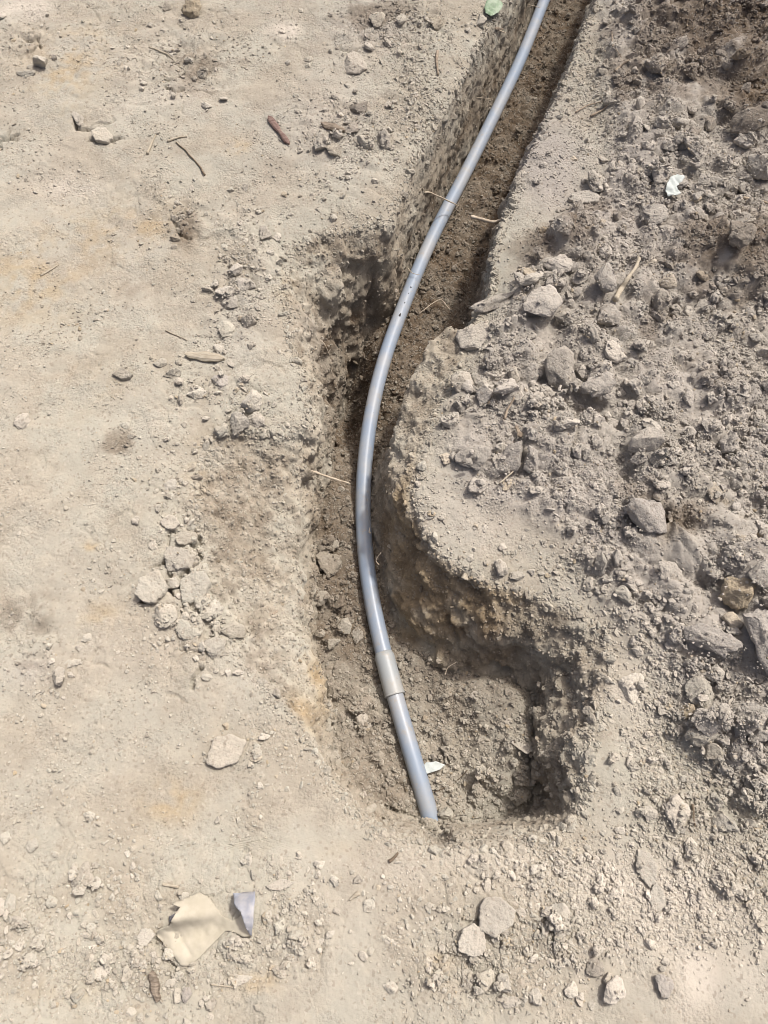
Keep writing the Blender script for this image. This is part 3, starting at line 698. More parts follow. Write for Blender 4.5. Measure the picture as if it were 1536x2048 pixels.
 (1075, 610, 84, 76, 0, .75, .2, G_, 'boulder', 'big rounded clod right of the long flat clod'),
 (1215, 630, 50, 48, 0, .7, .25, (.15, 0, 0, .7), 'soil_clod', 'brown clod beside the lower end of the stick'),
 (1110, 528, 66, 50, 0, .7, .25, G_, 'soil_clod', 'grey clod under the dark hump of spoil'),
 (1205, 555, 56, 52, 0, .8, .2, G_, 'soil_clod', 'clod left of the upper end of the stick'),
 (1060, 560, 50, 40, 0, .7, .2, (0, 0, .3, .3), 'soil_clod', 'pale clod at the rim above the big rounded clod'),
 (1303, 428, 70, 46, 0, .6, .25, G_, 'soil_clod', 'flat topped clod below the white scrap'),
 (1165, 395, 74, 34, -5, .4, .35, (0, 0, .15, .6), 'crust_plate', 'flat slab with a shadowed front edge left of the white scrap'),
 (1383, 273, 36, 34, 0, .85, .15, D_, 'stone', 'round dark stone alone on pale soil, upper right'),
 (1418, 245, 34, 24, 0, .7, .3, D_, 'soil_clod', 'small dark clod above right of the round dark stone'),
 (1515, 340, 56, 58, 0, .85, .2, (0, 0, .4, .4), 'stone', 'pale angular stone at the right edge'),
 (1500, 240, 80, 44, 0, .8, .2, (.55, 0, 0, .5), 'soil_clod', 'dark brown clod above the pale angular stone'),
 (1475, 470, 60, 40, 0, .7, .2, D_, 'soil_clod', 'dark clod on the hump at the right edge'),
 (1285, 880, 64, 62, 0, .85, .2, (0, 0, .15, .6), 'soil_clod', 'large grey clod in the middle of the spoil'),
 (1300, 850, 44, 34, 0, .7, .25, (0, 0, .2, .6), 'soil_clod', 'clod resting on top of the large grey one'),
 (1452, 885, 50, 52, 0, .8, .2, G_, 'soil_clod', 'angular grey clod near the right edge of the spoil'),
 (1292, 1025, 84, 90, 30, .7, .2, (.05, 0, 0, 1), 'boulder', 'big ragged grey clod over the dark hollow'),
 (1000, 1133, 34, 34, 0, .85, .2, (0, 0, .2, .3), 'soil_clod', 'round clod of the pair on the smooth bank top'),
 (1030, 1150, 32, 24, 0, .7, .25, (0, 0, .3, .2), 'soil_clod', 'pale angular clod of the pair on the smooth bank top'),
 (1200, 1120, 32, 32, 0, .85, .2, (0, 0, .2, .5), 'soil_clod', 'rounded clod right of the smooth bank top'),
 (1232, 1110, 28, 34, 0, .8, .2, (0, 0, .2, .7), 'soil_clod', 'slim clod right of the rounded one on the bank'),
 (1175, 1165, 30, 26, 0, .8, .2, L_, 'soil_clod', 'small pale clod below the slim clod'),
 (1242, 1185, 40, 38, 0, .7, .3, (0, 0, .1, .3), 'soil_clod', 'clod nearest the ragged edge above the pit'),
 (893, 1622, 38, 34, 0, .85, .2, (.1, 0, 0, 0), 'soil_clod', 'round clod touching the buried end of the pipe'),
 (895, 1478, 28, 32, 0, .85, .2, (.1, 0, 0, 0), 'soil_clod', 'upright clod on the pit floor right of the pipe'),
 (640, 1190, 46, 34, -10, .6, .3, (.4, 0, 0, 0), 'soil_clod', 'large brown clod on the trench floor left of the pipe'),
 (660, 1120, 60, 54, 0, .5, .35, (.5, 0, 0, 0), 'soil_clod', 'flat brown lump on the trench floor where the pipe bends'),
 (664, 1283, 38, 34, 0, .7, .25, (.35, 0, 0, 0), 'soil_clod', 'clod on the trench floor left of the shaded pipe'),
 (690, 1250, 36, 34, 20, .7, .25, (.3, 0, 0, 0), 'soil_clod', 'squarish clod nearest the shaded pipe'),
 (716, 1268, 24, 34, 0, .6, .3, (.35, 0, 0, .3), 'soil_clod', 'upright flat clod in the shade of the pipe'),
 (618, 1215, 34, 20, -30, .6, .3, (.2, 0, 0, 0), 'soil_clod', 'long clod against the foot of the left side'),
 (1060, 1565, 24, 20, 0, .8, .2, (.05, 0, .1, 0), 'soil_clod', 'small square clod near the dark right corner of the pit'),
 (745, 1428, 36, 30, 0, .8, .2, (.25, 0, 0, 0), 'soil_clod', 'brown clod left of the pipe just below the coupling'),
]
def slab_verts(seed):
    """broken plate: jagged many-cornered outline, nearly flat top, steep rough edge"""
    r = np.random.default_rng(seed); nc = r.integers(6, 10); nseg = 64
    ca = np.sort((np.arange(nc) + r.uniform(-.35, .35, nc)) * 2 * math.pi / nc); cr = r.uniform(.74, 1.08, nc)
    cx, cy = cr * np.cos(ca), cr * np.sin(ca)
    th = np.linspace(0, 2 * math.pi, nseg, endpoint=False); rad = np.zeros(nseg)
    for i, a in enumerate(th):
        for k in range(nc):
            p, q = np.array([cx[k], cy[k]]), np.array([cx[(k + 1) % nc], cy[(k + 1) % nc]])
            dvec = np.array([math.cos(a), math.sin(a)]); M2 = np.array([dvec, p - q]).T
            if abs(np.linalg.det(M2)) < 1e-9: continue
            t, u_ = np.linalg.solve(M2, p)
            if t > 0 and -1e-6 <= u_ <= 1 + 1e-6: rad[i] = max(rad[i], t)
    rad = np.maximum(rad, .5)
    ring = np.stack([np.cos(th), np.sin(th), 0 * th], 1) * 3 + seed
    rad = rad * (1 + .07 * perlin(ring, .5, 1) + .05 * perlin(ring, .18, 2))
    V = [np.array([[0, 0, 1.]])]
    for f, z in ((.2, 1), (.4, 1), (.6, 1), (.8, 1), (.92, .98), (.98, .88), (1.0, .6), (.99, 0), (.96, -.6), (.90, -1.)):
        V.append(np.stack([np.cos(th) * rad * f, np.sin(th) * rad * f, np.full(nseg, float(z))], 1))
    V = np.concatenate(V)
    V[:, 2] += .30 * perlin(V * np.array([1, 1, .4]) + seed, .55, 3) + .14 * perlin(V + seed, .2, 4)
    V[:, :2] *= (1 + .03 * perlin(V * np.array([1, 1, .8]) + seed, .16, 5))[:, None]
    F = [(0, 1 + k, 1 + (k + 1) % nseg) for k in range(nseg)]
    for g_ in range(9):
        a0, b0 = 1 + g_ * nseg, 1 + (g_ + 1) * nseg
        for k in range(nseg):
            k2 = (k + 1) % nseg
            F += [(a0 + k, b0 + k, b0 + k2), (a0 + k, b0 + k2, a0 + k2)]
    return V, np.array(F)
used_sizes = []
SHARED = {}
def place_clod(px, py, wpx, hpx, turn, hf, sink, tint, name, label, seed, cat=None, group=None):
    p = on(px, py + hpx * 0.18); s = pxm(px, py)
    elev = math.atan2(CAM_H - p[2], math.hypot(p[0], p[1]))
    rx = wpx * s / 2
    rz = min(wpx, hpx) * s / 2 * hf
    ry = math.sqrt(max((hpx * s / 2) ** 2 - (rz * math.cos(elev)) ** 2, (0.55 * hpx * s / 2) ** 2)) / math.sin(elev)
    slab = name in ('crust_plate', 'flat_stone', 'crust_flake')
    V, F = slab_verts(seed) if slab else clod_verts(seed, 4, angular=.9, lumps=(.45, .7, 1.0)[seed % 3], flat=1.0)
    c, sn = math.cos(R(turn)), math.sin(R(turn))
    D = np.array([[rx, 0, 0], [0, ry, 0], [0, 0, rz]])
    W_ = V @ D
    W_ = np.stack([W_[:, 0] * c - W_[:, 1] * sn, W_[:, 0] * sn + W_[:, 1] * c, W_[:, 2]], 1)
    gx = (hz(p[0] + rx, p[1])[0] - hz(p[0] - rx, p[1])[0]) / (2 * rx); gy = (hz(p[0], p[1] + ry)[0] - hz(p[0], p[1] - ry)[0]) / (2 * ry)
    gx, gy = np.clip([gx, gy], -.5, .5) * .7
    W_[:, 2] += W_[:, 0] * gx + W_[:, 1] * gy
    me = mesh_from(name, W_, F, M_CLOD)
    o = link(name, me, loc=(p[0], p[1], p[2] + rz * (1 - 2 * sink) * .9 + (.004 if slab else 0) + (.35 * rz if heap_mask(np.array([p[0]]), np.array([p[1]]))[0] > .5 else 0)))
    for k, v in zip(('damp_shade', 'ochre', 'pale', 'grey'), tint): o[k] = float(v)
    tag(o, label, cat or ('stone' if name in ('stone', 'flat_stone') else 'plate' if 'plate' in name or 'flake' in name else 'clod'), group)
    splat(p[0], p[1], o.location.z, rx, ry, rz * .9)
    return o
for k, sd in enumerate(STONES):
    place_clod(*sd, seed=1000 + k)
STONE_TOP = (HM - HG) > .003
_hx, _hy = np.meshgrid(HX, HY)
SHEET_AT = blobs(_hx, _hy, [(385, 1855, 70, 80, 1), (495, 1830, 34, 50, 1)]) > .45

# ------------------------------------------------------------------ scattered clods and crumbs
def dens(x, y):
    """how thick the loose material lies (0..1)"""
    c = np.clip(blobs(x, y, DENS_L), 0, 1.2)
    du = np.clip(blobs(x, y, DENS_D), 0, 1)
    return c, du
DENS_L = [(480, 540, 55, 130, 1.1), (500, 820, 60, 60, .9), (400, 760, 80, 50, .5), (370, 1000, 60, 80, .8), (420, 1220, 80, 120, .8), (360, 110, 110, 90, .5), (330, 880, 60, 40, .5),
     (60, 80, 60, 40, .6), (690, 260, 110, 70, .7), (370, 430, 40, 50, .7), (800, 60, 130, 60, 1), (730, 300, 60, 60, .7), (830, 190, 50, 90, .9), (70, 1320, 90, 60, .5),
     (350, 1930, 260, 90, .75), (40, 1850, 80, 120, .8), (570, 1850, 70, 60, 1), (970, 1930, 150, 90, 1.1), (900, 1780, 120, 60, .35), (1150, 1850, 150, 110, .7),
     (1050, 1720, 120, 40, .5), (500, 1600, 25, 150, .6), (230, 1780, 130, 60, .4), (1250, 1760, 200, 100, .7), (1400, 1650, 150, 130, 1.1), (1300, 1500, 60, 90, .8), (1420, 1400, 120, 120, 1.1), (1290, 1300, 60, 60, .6),
     (600, 1760, 90, 60, .4), (280, 1540, 80, 80, .2), (200, 1950, 120, 70, .6), (880, 240, 40, 100, .6), (620, 420, 60, 50, .3),
     (1150, 300, 90, 200, .55), (900, 1050, 100, 90, .4), (1100, 1120, 120, 70, .6), (1250, 1230, 60, 60, .7), (1190, 150, 60, 140, .7), (1000, 680, 60, 60, .6), (1480, 1750, 120, 120, .9), (1350, 1850, 170, 90, .6), (1500, 1560, 90, 60, .8)]
DENS_D = [(1430, 1970, 170, 80, 1), (780, 1720, 120, 40, .9), (600, 1620, 60, 60, .6), (300, 1480, 130, 70, .8), (230, 880, 120, 60, .5), (960, 1060, 110, 60, .7),
     (1400, 210, 50, 22, 1.), (620, 2010, 120, 35, .8), (1120, 300, 50, 60, .6), (900, 1170, 90, 50, .7), (1200, 1500, 60, 120, .5), (1230, 1300, 50, 50, .6)]
def scatter(n, r0, r1, power, prob, seed, embed=(.15, .5), flat=(.6, 1.)):
    g = np.random.default_rng(seed)
    out = []
    need = n; tries = 0
    while need > 0 and tries < 60:
        tries += 1
        m_ = 40000
        y = g.uniform(-.42, 3.2, m_); x = g.uniform(-1, 1, m_) * (.74 + .30 * np.maximum(y, 0)) + .03 * y
        # seen or nearly seen by eye level views: keep only what lies near the frame
        k = g.random(m_) < prob(x, y)
        st = STONE_TOP[np.clip(((y - HY[0]) / .004).astype(int), 0, len(HY) - 1), np.clip(((x - HX[0]) / .004).astype(int), 0, len(HX) - 1)]
        k &= (g.random(m_) > .88) | ~st
        k &= ~SHEET_AT[np.clip(((y - HY[0]) / .004).astype(int), 0, len(HY) - 1), np.clip(((x - HX[0]) / .004).astype(int), 0, len(HX) - 1)]
        x, y = x[k][:need], y[k][:need]
        out.append(np.stack([x, y], 1)); need -= len(x)
    xy = np.concatenate(out); n = len(xy)
    u = g.random(n); a = 1 - power
    r = (r0 ** a + u * (r1 ** a - r0 ** a)) ** (1 / a)
    sc_ = r[:, None] * np.stack([g.uniform(.75, 1.3, n), g.uniform(.75, 1.3, n), g.uniform(*flat, n)], 1)
    rot = np.stack([g.normal(0, .35, n), g.normal(0, .35, n), g.uniform(0, 6.283, n)], 1)
    return xy, r, sc_, rot, g.uniform(*embed, n)

def p_big(x, y):
    s = bil(SA, x, y); c, du = dens(x, y)
    sc2 = bil(SCc, x, y)
    return np.clip(heap_mask(x, y) * 1.0 * (1 - du) + .22 * c * (1 - du), 0, 1) * (s < -.02) + .6 * (sc2 > .03) * (y < .75) * (bil(PD, x, y) > .05)
def p_mid(x, y):
    s = bil(SA, x, y); sc2 = bil(SCc, x, y); c, du = dens(x, y)
    cl = np.clip(perlin(p2(x, y), .16, 92) * 2.2 + .55, .06, 1)
    return np.clip((heap_mask(x, y) * cl + .55 * c) * (1 - .9 * du), 0, 1) * (s < .0) + .5 * (sc2 > 0)
def p_small(x, y):
    s = bil(SA, x, y); sc2 = bil(SCc, x, y); c, du = dens(x, y)
    cl = np.clip(perlin(p2(x, y), .13, 91) * 1.6 + .35, 0, 1)
    return np.clip((.6 * heap_mask(x, y) * (.25 + cl) + .8 * c * c + .22 * cl) * (1 - .8 * du), 0, 1) * (s < .01) + .55 * (sc2 > 0) + .22 * ((s > 0) & (sc2 < 0) & (bil(SB, x, y) < .01))

CR = [scatter(640, .0115, .036, 2.9, p_big, 1, (.20, .52), (.55, .95)),
      scatter(4600, .0050, .012, 2.7, p_mid, 2, (.20, .60), (.5, .95)),
      scatter(19000, .0026, .0054, 2.4, p_small, 3, (.20, .60), (.5, .95)),
      scatter(84000, .0013, .0027, 2.2, p_small, 4, (.1, .55), (.6, 1.))]
IND = []
for li, (xy, r, scl, rot, emb) in enumerate(CR):
    z = hz(xy[:, 0], xy[:, 1])
    if li == 0:
        zz_ = hz(xy[:, 0], xy[:, 1]); dy_, dz_ = xy[:, 1], zz_ - CAM_H; dep = dy_ * CP - dz_ * SP
        ux, vy = xy[:, 0] / dep * FPX, -(dy_ * SP + dz_ * CP) / dep * FPX
        seen = (np.abs(ux) < 775) & (np.abs(vy) < 1030)
        o_ = np.argsort(-(r / dep) * np.where(seen, 1, .001)); xy, r, scl, rot, emb = xy[o_], r[o_], scl[o_], rot[o_], emb[o_]; z = z[o_]
    o_ = np.argsort(-r)
    if li <= 1:
        for k in o_:
            x, y = xy[k]; zz = hz(x, y)[0] + scl[k, 2] * (1 - 2 * emb[k]) * .8
            z[k] = zz
            splat(x, y, zz, scl[k, 0] * .9, scl[k, 1] * .9, scl[k, 2] * .9)
    else:
        z = z + scl[:, 2] * (1 - 2 * emb) * .8
    pos = np.concatenate([xy, z[:, None]], 1)
    tint = np.stack([mk(nm, xy[:, 0], xy[:, 1]) for nm in ('damp_shade', 'ochre', 'pale', 'grey')], 1)
    g = np.random.default_rng(50 + li)
    tint[:, 0] = np.clip(tint[:, 0] * g.uniform(.55, 1.1, len(xy)), 0, 1)
    tint[:, 1] = np.clip(tint[:, 1] * .8 + (g.random(len(xy)) < .03) * g.uniform(.3, .8, len(xy)), 0, 1)
    tint[:, 2] = np.clip(tint[:, 2] + (g.random(len(xy)) < .2) * g.uniform(.1, .5, len(xy)), 0, 1)
    if li < 2: tint[:, 2] = np.clip(tint[:, 2] + (tint[:, 0] < .3) * g.uniform(0, .45, len(xy)), 0, 1)
    tint[:, 3] = np.clip(tint[:, 3] * g.uniform(.6, 1.15, len(xy)), 0, 1)
    IND.append((pos, scl, rot, tint))

# the largest scattered clods stand as single things
def region_of(x, y):
    if bil(SCc, np.array([x]), np.array([y]))[0] > 0: return 'floor'
    if x > trench_mid(np.array([y]))[0]:
        if y > 1.35: return 'farheap'
        if y > .55: return 'heap'
        if y > .12: return 'pitside'
        return 'front'
    return 'far' if y > 1.2 else 'left' if y > .15 else 'near'
REG = {'floor': ('brown loose clod on the trench floor', 'clods on the trench floor'),
       'farheap': ('loose brown grey clod on the far spoil beside the straight trench', 'clods of the far spoil'),
       'heap': ('loose grey clod on the thick spoil right of the bank', 'clods of the near spoil'),
       'pitside': ('loose grey tan clod on the spoil right of the pit', 'clods beside the pit'),
       'front': ('loose tan clod on the ground in front of the pit', 'clods in front of the pit'),
       'far': ('loose tan clod on the far packed ground left of the trench', 'clods on the far left ground'),
       'left': ('loose tan clod on the packed ground along the left rim', 'clods along the left rim'),
       'near': ('loose tan clod on the near ground around the torn sheet', 'clods on the near left ground')}
LAND = [(455, 1493, 'the large flat oval stone'), (502, 800, 'the bright angular clod on the rim rubble'), (708, 120, 'the wide pale clod at upper middle'), (752, 40, 'the round pale stone near the trench top'),
        (388, 1850, 'the torn sheet'), (990, 1812, 'the biggest broken crust plate'), (1322, 1955, 'the mauve grey stone'), (1352, 1617, 'the large pale clod by the pit'), (1397, 1380, 'the tall oval clod'),
        (1465, 1180, 'the yellow faced stone'), (1520, 1250, 'the largest grey block'), (1118, 740, 'the tall two coloured clod'), (1022, 905, 'the smooth dark grey clod'), (950, 668, 'the broad pale slab on the bank tip'),
        (1250, 565, 'the thick pale stick'), (1345, 383, 'the white paper scrap'), (1383, 273, 'the round dark stone'), (1515, 340, 'the pale angular stone'), (1285, 880, 'the large grey clod amid the spoil'),
        (1292, 1025, 'the big ragged grey clod'), (1000, 1133, 'the clod pair on the bank top'), (1205, 220, 'the curled dry root'), (1165, 395, 'the flat plate with a shadowed edge'), (1475, 470, 'the dark clod on the hump'),
        (1452, 885, 'the angular grey clod'), (1420, 1280, 'the long mauve slab'), (1402, 1468, 'the wide rounded clod'), (1290, 1722, 'the long smooth plate'), (1075, 610, 'the big rounded rim clod'), (480, 545, 'the string of rim clods'), (985, 25, 'the green leaf'), (400, 1180, 'the broken crust blocks'),
        (868, 1535, 'the white scrap in the pit'), (660, 1120, 'the flat brown lump on the trench floor'), (1240, 60, 'the thin bent root'), (1440, 640, 'the dark hump of spoil'), (1180, 1300, 'the ragged right side of the pit')]
LP = np.array([on(a, b)[:2] for a, b, _ in LAND])
ORD = ['nearest', 'second nearest', 'third nearest', 'fourth nearest', 'fifth nearest', 'sixth nearest']
NAMED = max(0, 296 - len(STONES))
pos, scl, rot, tint = IND[0]
slots = {}
for k in range(min(NAMED, len(pos))):
    v = pos[k, :2] - LP; dist = np.hypot(v[:, 0], v[:, 1]); li = int(np.argmin(dist)); dv = v[li]
    side = ('right of' if dv[0] > 0 else 'left of') if abs(dv[0]) > abs(dv[1]) else ('behind' if dv[1] > 0 else 'in front of')
    slots.setdefault((li, side), []).append((dist[li], k))
WORD = {}
for (li, side), lst in slots.items():
    for rk, (_, k) in enumerate(sorted(lst)):
        WORD[k] = '%s larger loose clod %s %s' % (ORD[rk], side, LAND[li][2]) if rk < len(ORD) else None
for k in range(min(NAMED, len(pos))):
    o = bpy.data.objects.new('soil_clod', PROTO[k % NPROTO]); COL.objects.link(o)
    o.location = pos[k]; o.scale = scl[k]; o.rotation_euler = rot[k]
    for nm, v in zip(('damp_shade', 'ochre', 'pale', 'grey'), tint[k]): o[nm] = float(v)
    lab, grp = REG[region_of(pos[k, 0], pos[k, 1])]
    tag(o, WORD[k] or lab, 'clod', grp)
rest0 = tuple(a[NAMED:] for a in IND[0])

# everything smaller: uncountable crumbs, instanced on points
def crumbs(name, data, protos, label):
    pos, scl, rot, tint = data
    if len(pos) == 0: return
    coll = bpy.data.collections.new(name + '_shapes')
    for i, me in enumerate(protos):
        coll.objects.link(bpy.data.objects.new('%s_shape_%02d' % (name, i), me))
    me = bpy.data.meshes.new(name); me.vertices.add(len(pos)); me.vertices.foreach_set('co', pos.astype(np.float32).ravel())
    for nm, arr in (('scl', scl), ('rot', rot)):
        a = me.attributes.new(nm, 'FLOAT_VECTOR', 'POINT'); a.data.foreach_set('vector', arr.astype(np.float32).ravel())
    a = me.attributes.new('pick', 'INT', 'POINT'); a.data.foreach_set('value', (np.arange(len(pos)) * 7 % len(protos)).astype(np.int32))
    for i, nm in enumerate(('damp_shade', 'ochre', 'pale', 'grey')):
        a = me.attributes.new(nm, 'FLOAT', 'POINT'); a.data.foreach_set('value', tint[:, i].astype(np.float32))
    me.materials.append(M_CLOD)
    o = link(name, me)
    tr = bpy.data.node_groups.new(name, 'GeometryNodeTree')
    tr.interface.new_socket('Geometry', in_out='INPUT', socket_type='NodeSocketGeometry')
    tr.interface.new_socket('Geometry', in_out='OUTPUT', socket_type='NodeSocketGeometry')
    gi, go = tr.nodes.new('NodeGroupInput'), tr.nodes.new('NodeGroupOutput')
    ci = tr.nodes.new('GeometryNodeCollectionInfo'); ci.inputs['Collection'].default_value = coll
    ci.inputs['Separate Children'].default_value = True; ci.inputs['Reset Children'].default_value = True
    ip = tr.nodes.new('GeometryNodeInstanceOnPoints'); ip.inputs['Pick Instance'].default_value = True
    def attr(nm, typ):
        n = tr.nodes.new('GeometryNodeInputNamedAttribute'); n.data_type = typ; n.inputs['Name'].default_value = nm
        return next(s for s in n.outputs if s.enabled and s.name == 'Attribute')
    tr.links.new(gi.outputs[0], ip.inputs['Points']); tr.links.new(ci.outputs[0], ip.inputs['Instance'])
    tr.links.new(attr('pick', 'INT'), ip.inputs['Instance Index'])
    er = tr.nodes.new('FunctionNodeEulerToRotation'); tr.links.new(attr('rot', 'FLOAT_VECTOR'), er.inputs[0]); tr.links.new(er.outputs[0], ip.inputs['Rotation'])
    tr.links.new(attr('scl', 'FLOAT_VECTOR'), ip.inputs['Scale'])
    tr.links.new(ip.outputs[0], go.inputs[0])
    md = o.modifiers.new('scatter', 'NODES'); md.node_group = tr
    tag(o, label, 'crumbs', kind='stuff')
    return o
def on_verts(n, weight, r0, r1, power, seed, embed=.25):
    g = np.random.default_rng(seed)
    k = g.choice(len(P), n, p=weight / weight.sum())
    u = g.random(n); a = 1 - power
    r = (r0 ** a + u * (r1 ** a - r0 ** a)) ** (1 / a)
    scl = r[:, None] * g.uniform(.7, 1.3, (n, 3)); rot = g.uniform(0, 6.283, (n, 3))
    pos = P[k] + Ns[k] * (r * g.uniform(-.55, embed, n))[:, None]
    t4 = np.stack([np.clip(arr[k] * g.uniform(.5, 1.1, n), 0, 1) for arr in (damp_shade, ochre, pale, grey)], 1)
    return pos, scl, rot, t4
cell = np.maximum(np.abs(np.gradient(GP[:, :, 0], axis=1)).ravel(), 2e-4)                    # even out the sheet's uneven mesh
inview = (py_ < 3.0)
lipw = np.exp(-((sa + .004) / .012) ** 2) * cell * inview
WALLC = on_verts(3600, (1 - np.clip(1.4 * face, 0, 1)) * wall * (.3 + .7 * steep) * inview * (.25 + .5 * rag), .0026, .0075, 2.7, 61, -.05)
LIPC = on_verts(1300, lipw, .0042, .014, 3.0, 62, .1)
LIPS = on_verts(6000, lipw + (1 - np.clip(1.4 * face, 0, 1)) * wall * (1 - steep) * cell * .5, .0018, .0048, 2.3, 63)
FRONT = on_verts(700, wall * (py_ < .09) * (px_ > -.06) * (px_ < .34) * cell, .0022, .0075, 2.5, 64, .2)
HUGC = on_verts(420, np.exp(-((bil(PD, px_, py_) - .026) / .010) ** 2) * flo * (py_ < 2.6), .0035, .010, 2.6, 65, .5)
def cat_(*ds): return tuple(np.concatenate([d_[i] for d_ in ds]) for i in range(4))
crumbs('loose_clods', cat_(rest0, IND[1], LIPC, WALLC, FRONT, HUGC), PROTO, 'small loose clods of soil strewn over the spoil and ground')
crumbs('crumbs', cat_(IND[2], IND[3], LIPS), SMALL, 'fine soil crumbs strewn over the spoil and ground')

# ------------------------------------------------------------------ the conduit
pts = [at(*p) for p in PATH]
far = np.array([DIR[0], DIR[1], 0.0])
pts = [pts[0] + far * 3.0, pts[0] + far * 1.5, pts[0] + far * .6] + pts
dn = pts[-1] - pts[-2]; dn /= np.linalg.norm(dn)
pts += [pts[-1] + dn * .05 + np.array([0, 0, -.012]), pts[-1] + dn * .10 + np.array([0, 0, -.04])]
pts = np.array(pts)
def catmull(Q, n):
    out = []
    Qp = np.vstack([2 * Q[0] - Q[1], Q, 2 * Q[-1] - Q[-2]])
    for i in range(1, len(Qp) - 2):
        a, b, c, d_ = Qp[i - 1:i + 3]
        for t in np.linspace(0, 1, n, endpoint=False):
            out.append(.5 * ((2 * b) + (c - a) * t + (2 * a - 5 * b + 4 * c - d_) * t * t + (3 * b - a - 3 * c + d_) * t ** 3))
    out.append(Q[-1]); return np.array(out)
curve = catmull(pts, 12)
# even out the hand-picked points
seg = np.concatenate([[0], np.cumsum(np.linalg.norm(np.diff(curve, axis=0), axis=1))])
S_ = np.arange(0, seg[-1], .012)
curve = np.stack([np.interp(S_, seg, curve[:, i]) for i in range(3)], 1)
for _ in range(260):
    q = curve.copy(); q[1:-1] = (curve[:-2] + 2 * curve[1:-1] + curve[2:]) / 4; curve = q
def tube(C, rad, sides=32, caps=True, twist=0):
    C = np.asarray(C, float); n = len(C); rad = np.broadcast_to(rad, n)
    T = np.gradient(C, axis=0); T /= np.linalg.norm(T, axis=1)[:, None] + 1e-12
    ref = np.array([0, 0, 1.]) if abs(T[0, 2]) < .9 else np.array([1., 0, 0])
    V = []; u = ref
    for i in range(n):
        u = u - T[i] * (u @ T[i]); u /= np.linalg.norm(u); v = np.cross(T[i], u)
        a = np.linspace(0, 2 * math.pi, sides, endpoint=False) + twist * i
        V.append(C[i] + rad[i] * (np.cos(a)[:, None] * u + np.sin(a)[:, None] * v))
    V = np.concatenate(V)
    k = np.arange(sides); F = []
    for i in range(n - 1):
        F.append(np.stack([i * sides + k, i * sides + (k + 1) % sides, (i + 1) * sides + (k + 1) % sides, (i + 1) * sides + k], 1))
    F = np.concatenate(F)
    if caps:
        V = np.vstack([V, C[0], C[-1]]); a, b = len(V) - 2, len(V) - 1
        F = np.vstack([F, np.stack([np.full(sides, a), np.full(sides, a), (k + 1) % sides, k], 1)[:, [0, 2, 3, 1]],
                       np.stack([np.full(sides, b), (n - 1) * sides + k, (n - 1) * sides + (k + 1) % sides, np.full(sides, b)], 1)])
    return V, F
def tube_obj(name, C, rad, mat, parent=None, sides=32, noise_=0, origin=None):
    V, F = tube(C, rad, sides)
    tri = [[a for j, a in enumerate(f) if a not in f[:j]] for f in F.tolist()]
    org = np.asarray(C[len(C) // 2] if origin is None else origin)
    if noise_:
        V = V + noise_ * np.stack([perlin(V, .012, 1), perlin(V, .012, 2), perlin(V, .012, 3)], 1)
    me = bpy.data.meshes.new(name); me.from_pydata((V - org).tolist(), [], tri); me.update()
    me.polygons.foreach_set('use_smooth', np.full(len(me.polygons), True)); me.materials.append(mat)
    return link(name, me, parent, None if parent else org)
PR = 0.0200
base_pt = at(775, 1345, -.256)
k1 = int(np.argmin(np.linalg.norm(curve - at(768, 1318, -.256), axis=1)))
k2 = int(np.argmin(np.linalg.norm(curve - at(788, 1390, -.256), axis=1)))
cond = bpy.data.objects.new('conduit_pipe', None); COL.objects.link(cond); cond.location = base_pt
tag(cond, 'grey plastic conduit pipe curving through the open trench', 'pipe')
tube_obj('pipe_length', curve[:k2 - 2], PR, M_PVC, cond, 40, origin=base_pt)
lo = tube_obj('pipe_end_length', curve[k2 - 2:], PR, M_PVC, cond, 40, origin=base_pt); lo['label'] = 'short straight lower piece of pipe going into the soil'
# coupling: belled sleeve with a soft shoulder and a raised rim
cs = curve[k1 - 1:k2 + 1]
ts = np.linspace(0, 1, 30); sg = np.linspace(0, len(cs) - 1, 30)
cc = np.stack([np.interp(sg, np.arange(len(cs)), cs[:, i]) for i in range(3)], 1)
rr = PR + .0034 * sstep(0, .10, ts) + .0002
rr[-2:] += .0007; rr[-1] = PR + .0004; cc[-1] = cc[-2] + (cc[-2] - cc[-3]) * .02
cp = tube_obj('coupling', cc, rr, M_PVC2, cond, 40, origin=base_pt); cp['label'] = 'wider pale grey sleeve joining the two pipes'
rim_c = cc[-3:-1]
tube_obj('rim', np.array([rim_c[0], rim_c[0] + (rim_c[1] - rim_c[0]) * .1, rim_c[1] - (rim_c[1] - rim_c[0]) * .1, rim_c[1]]) , np.array([PR + .003, PR + .0046, PR + .0046, PR + .003]), M_PVC2, None, 40, origin=base_pt)
bpy.data.objects['rim'].parent = cp; bpy.data.objects['rim'].location = (0, 0, 0)
# dark scuffs on the pipe
def scuff(px, py, L, Wd):
    p = at(px, py, -.27); i = int(np.argmin(np.linalg.norm((curve - p)[:, :2], axis=1)))
    T = curve[i + 1] - curve[i - 1]; T /= np.linalg.norm(T)
    eye = np.array([0, 0, CAM_H]); n = eye - curve[i]; n -= T * (n @ T); n /= np.linalg.norm(n); b = np.cross(n, T)
    V = []; F = []; m_ = 12
    V.append(curve[i] + n * (PR + .0006))
    for a in np.linspace(0, 2 * math.pi, m_, endpoint=False):
        rr_ = 1 + .25 * math.sin(3 * a + px)
        q_ = curve[i] + T * L * math.cos(a) * rr_; ang = Wd * math.sin(a) * rr_ / PR
        V.append(q_ + (n * math.cos(ang) + b * math.sin(ang)) * (PR + .0005))
    F = [(0, 1 + k, 1 + (k + 1) % m_) for k in range(m_)]
    me = bpy.data.meshes.new('scuff_mark'); me.from_pydata([tuple(v - base_pt) for v in V], [], F); me.materials.append(M_PRINT)
    o = link('scuff_mark', me, bpy.data.objects['pipe_length'])
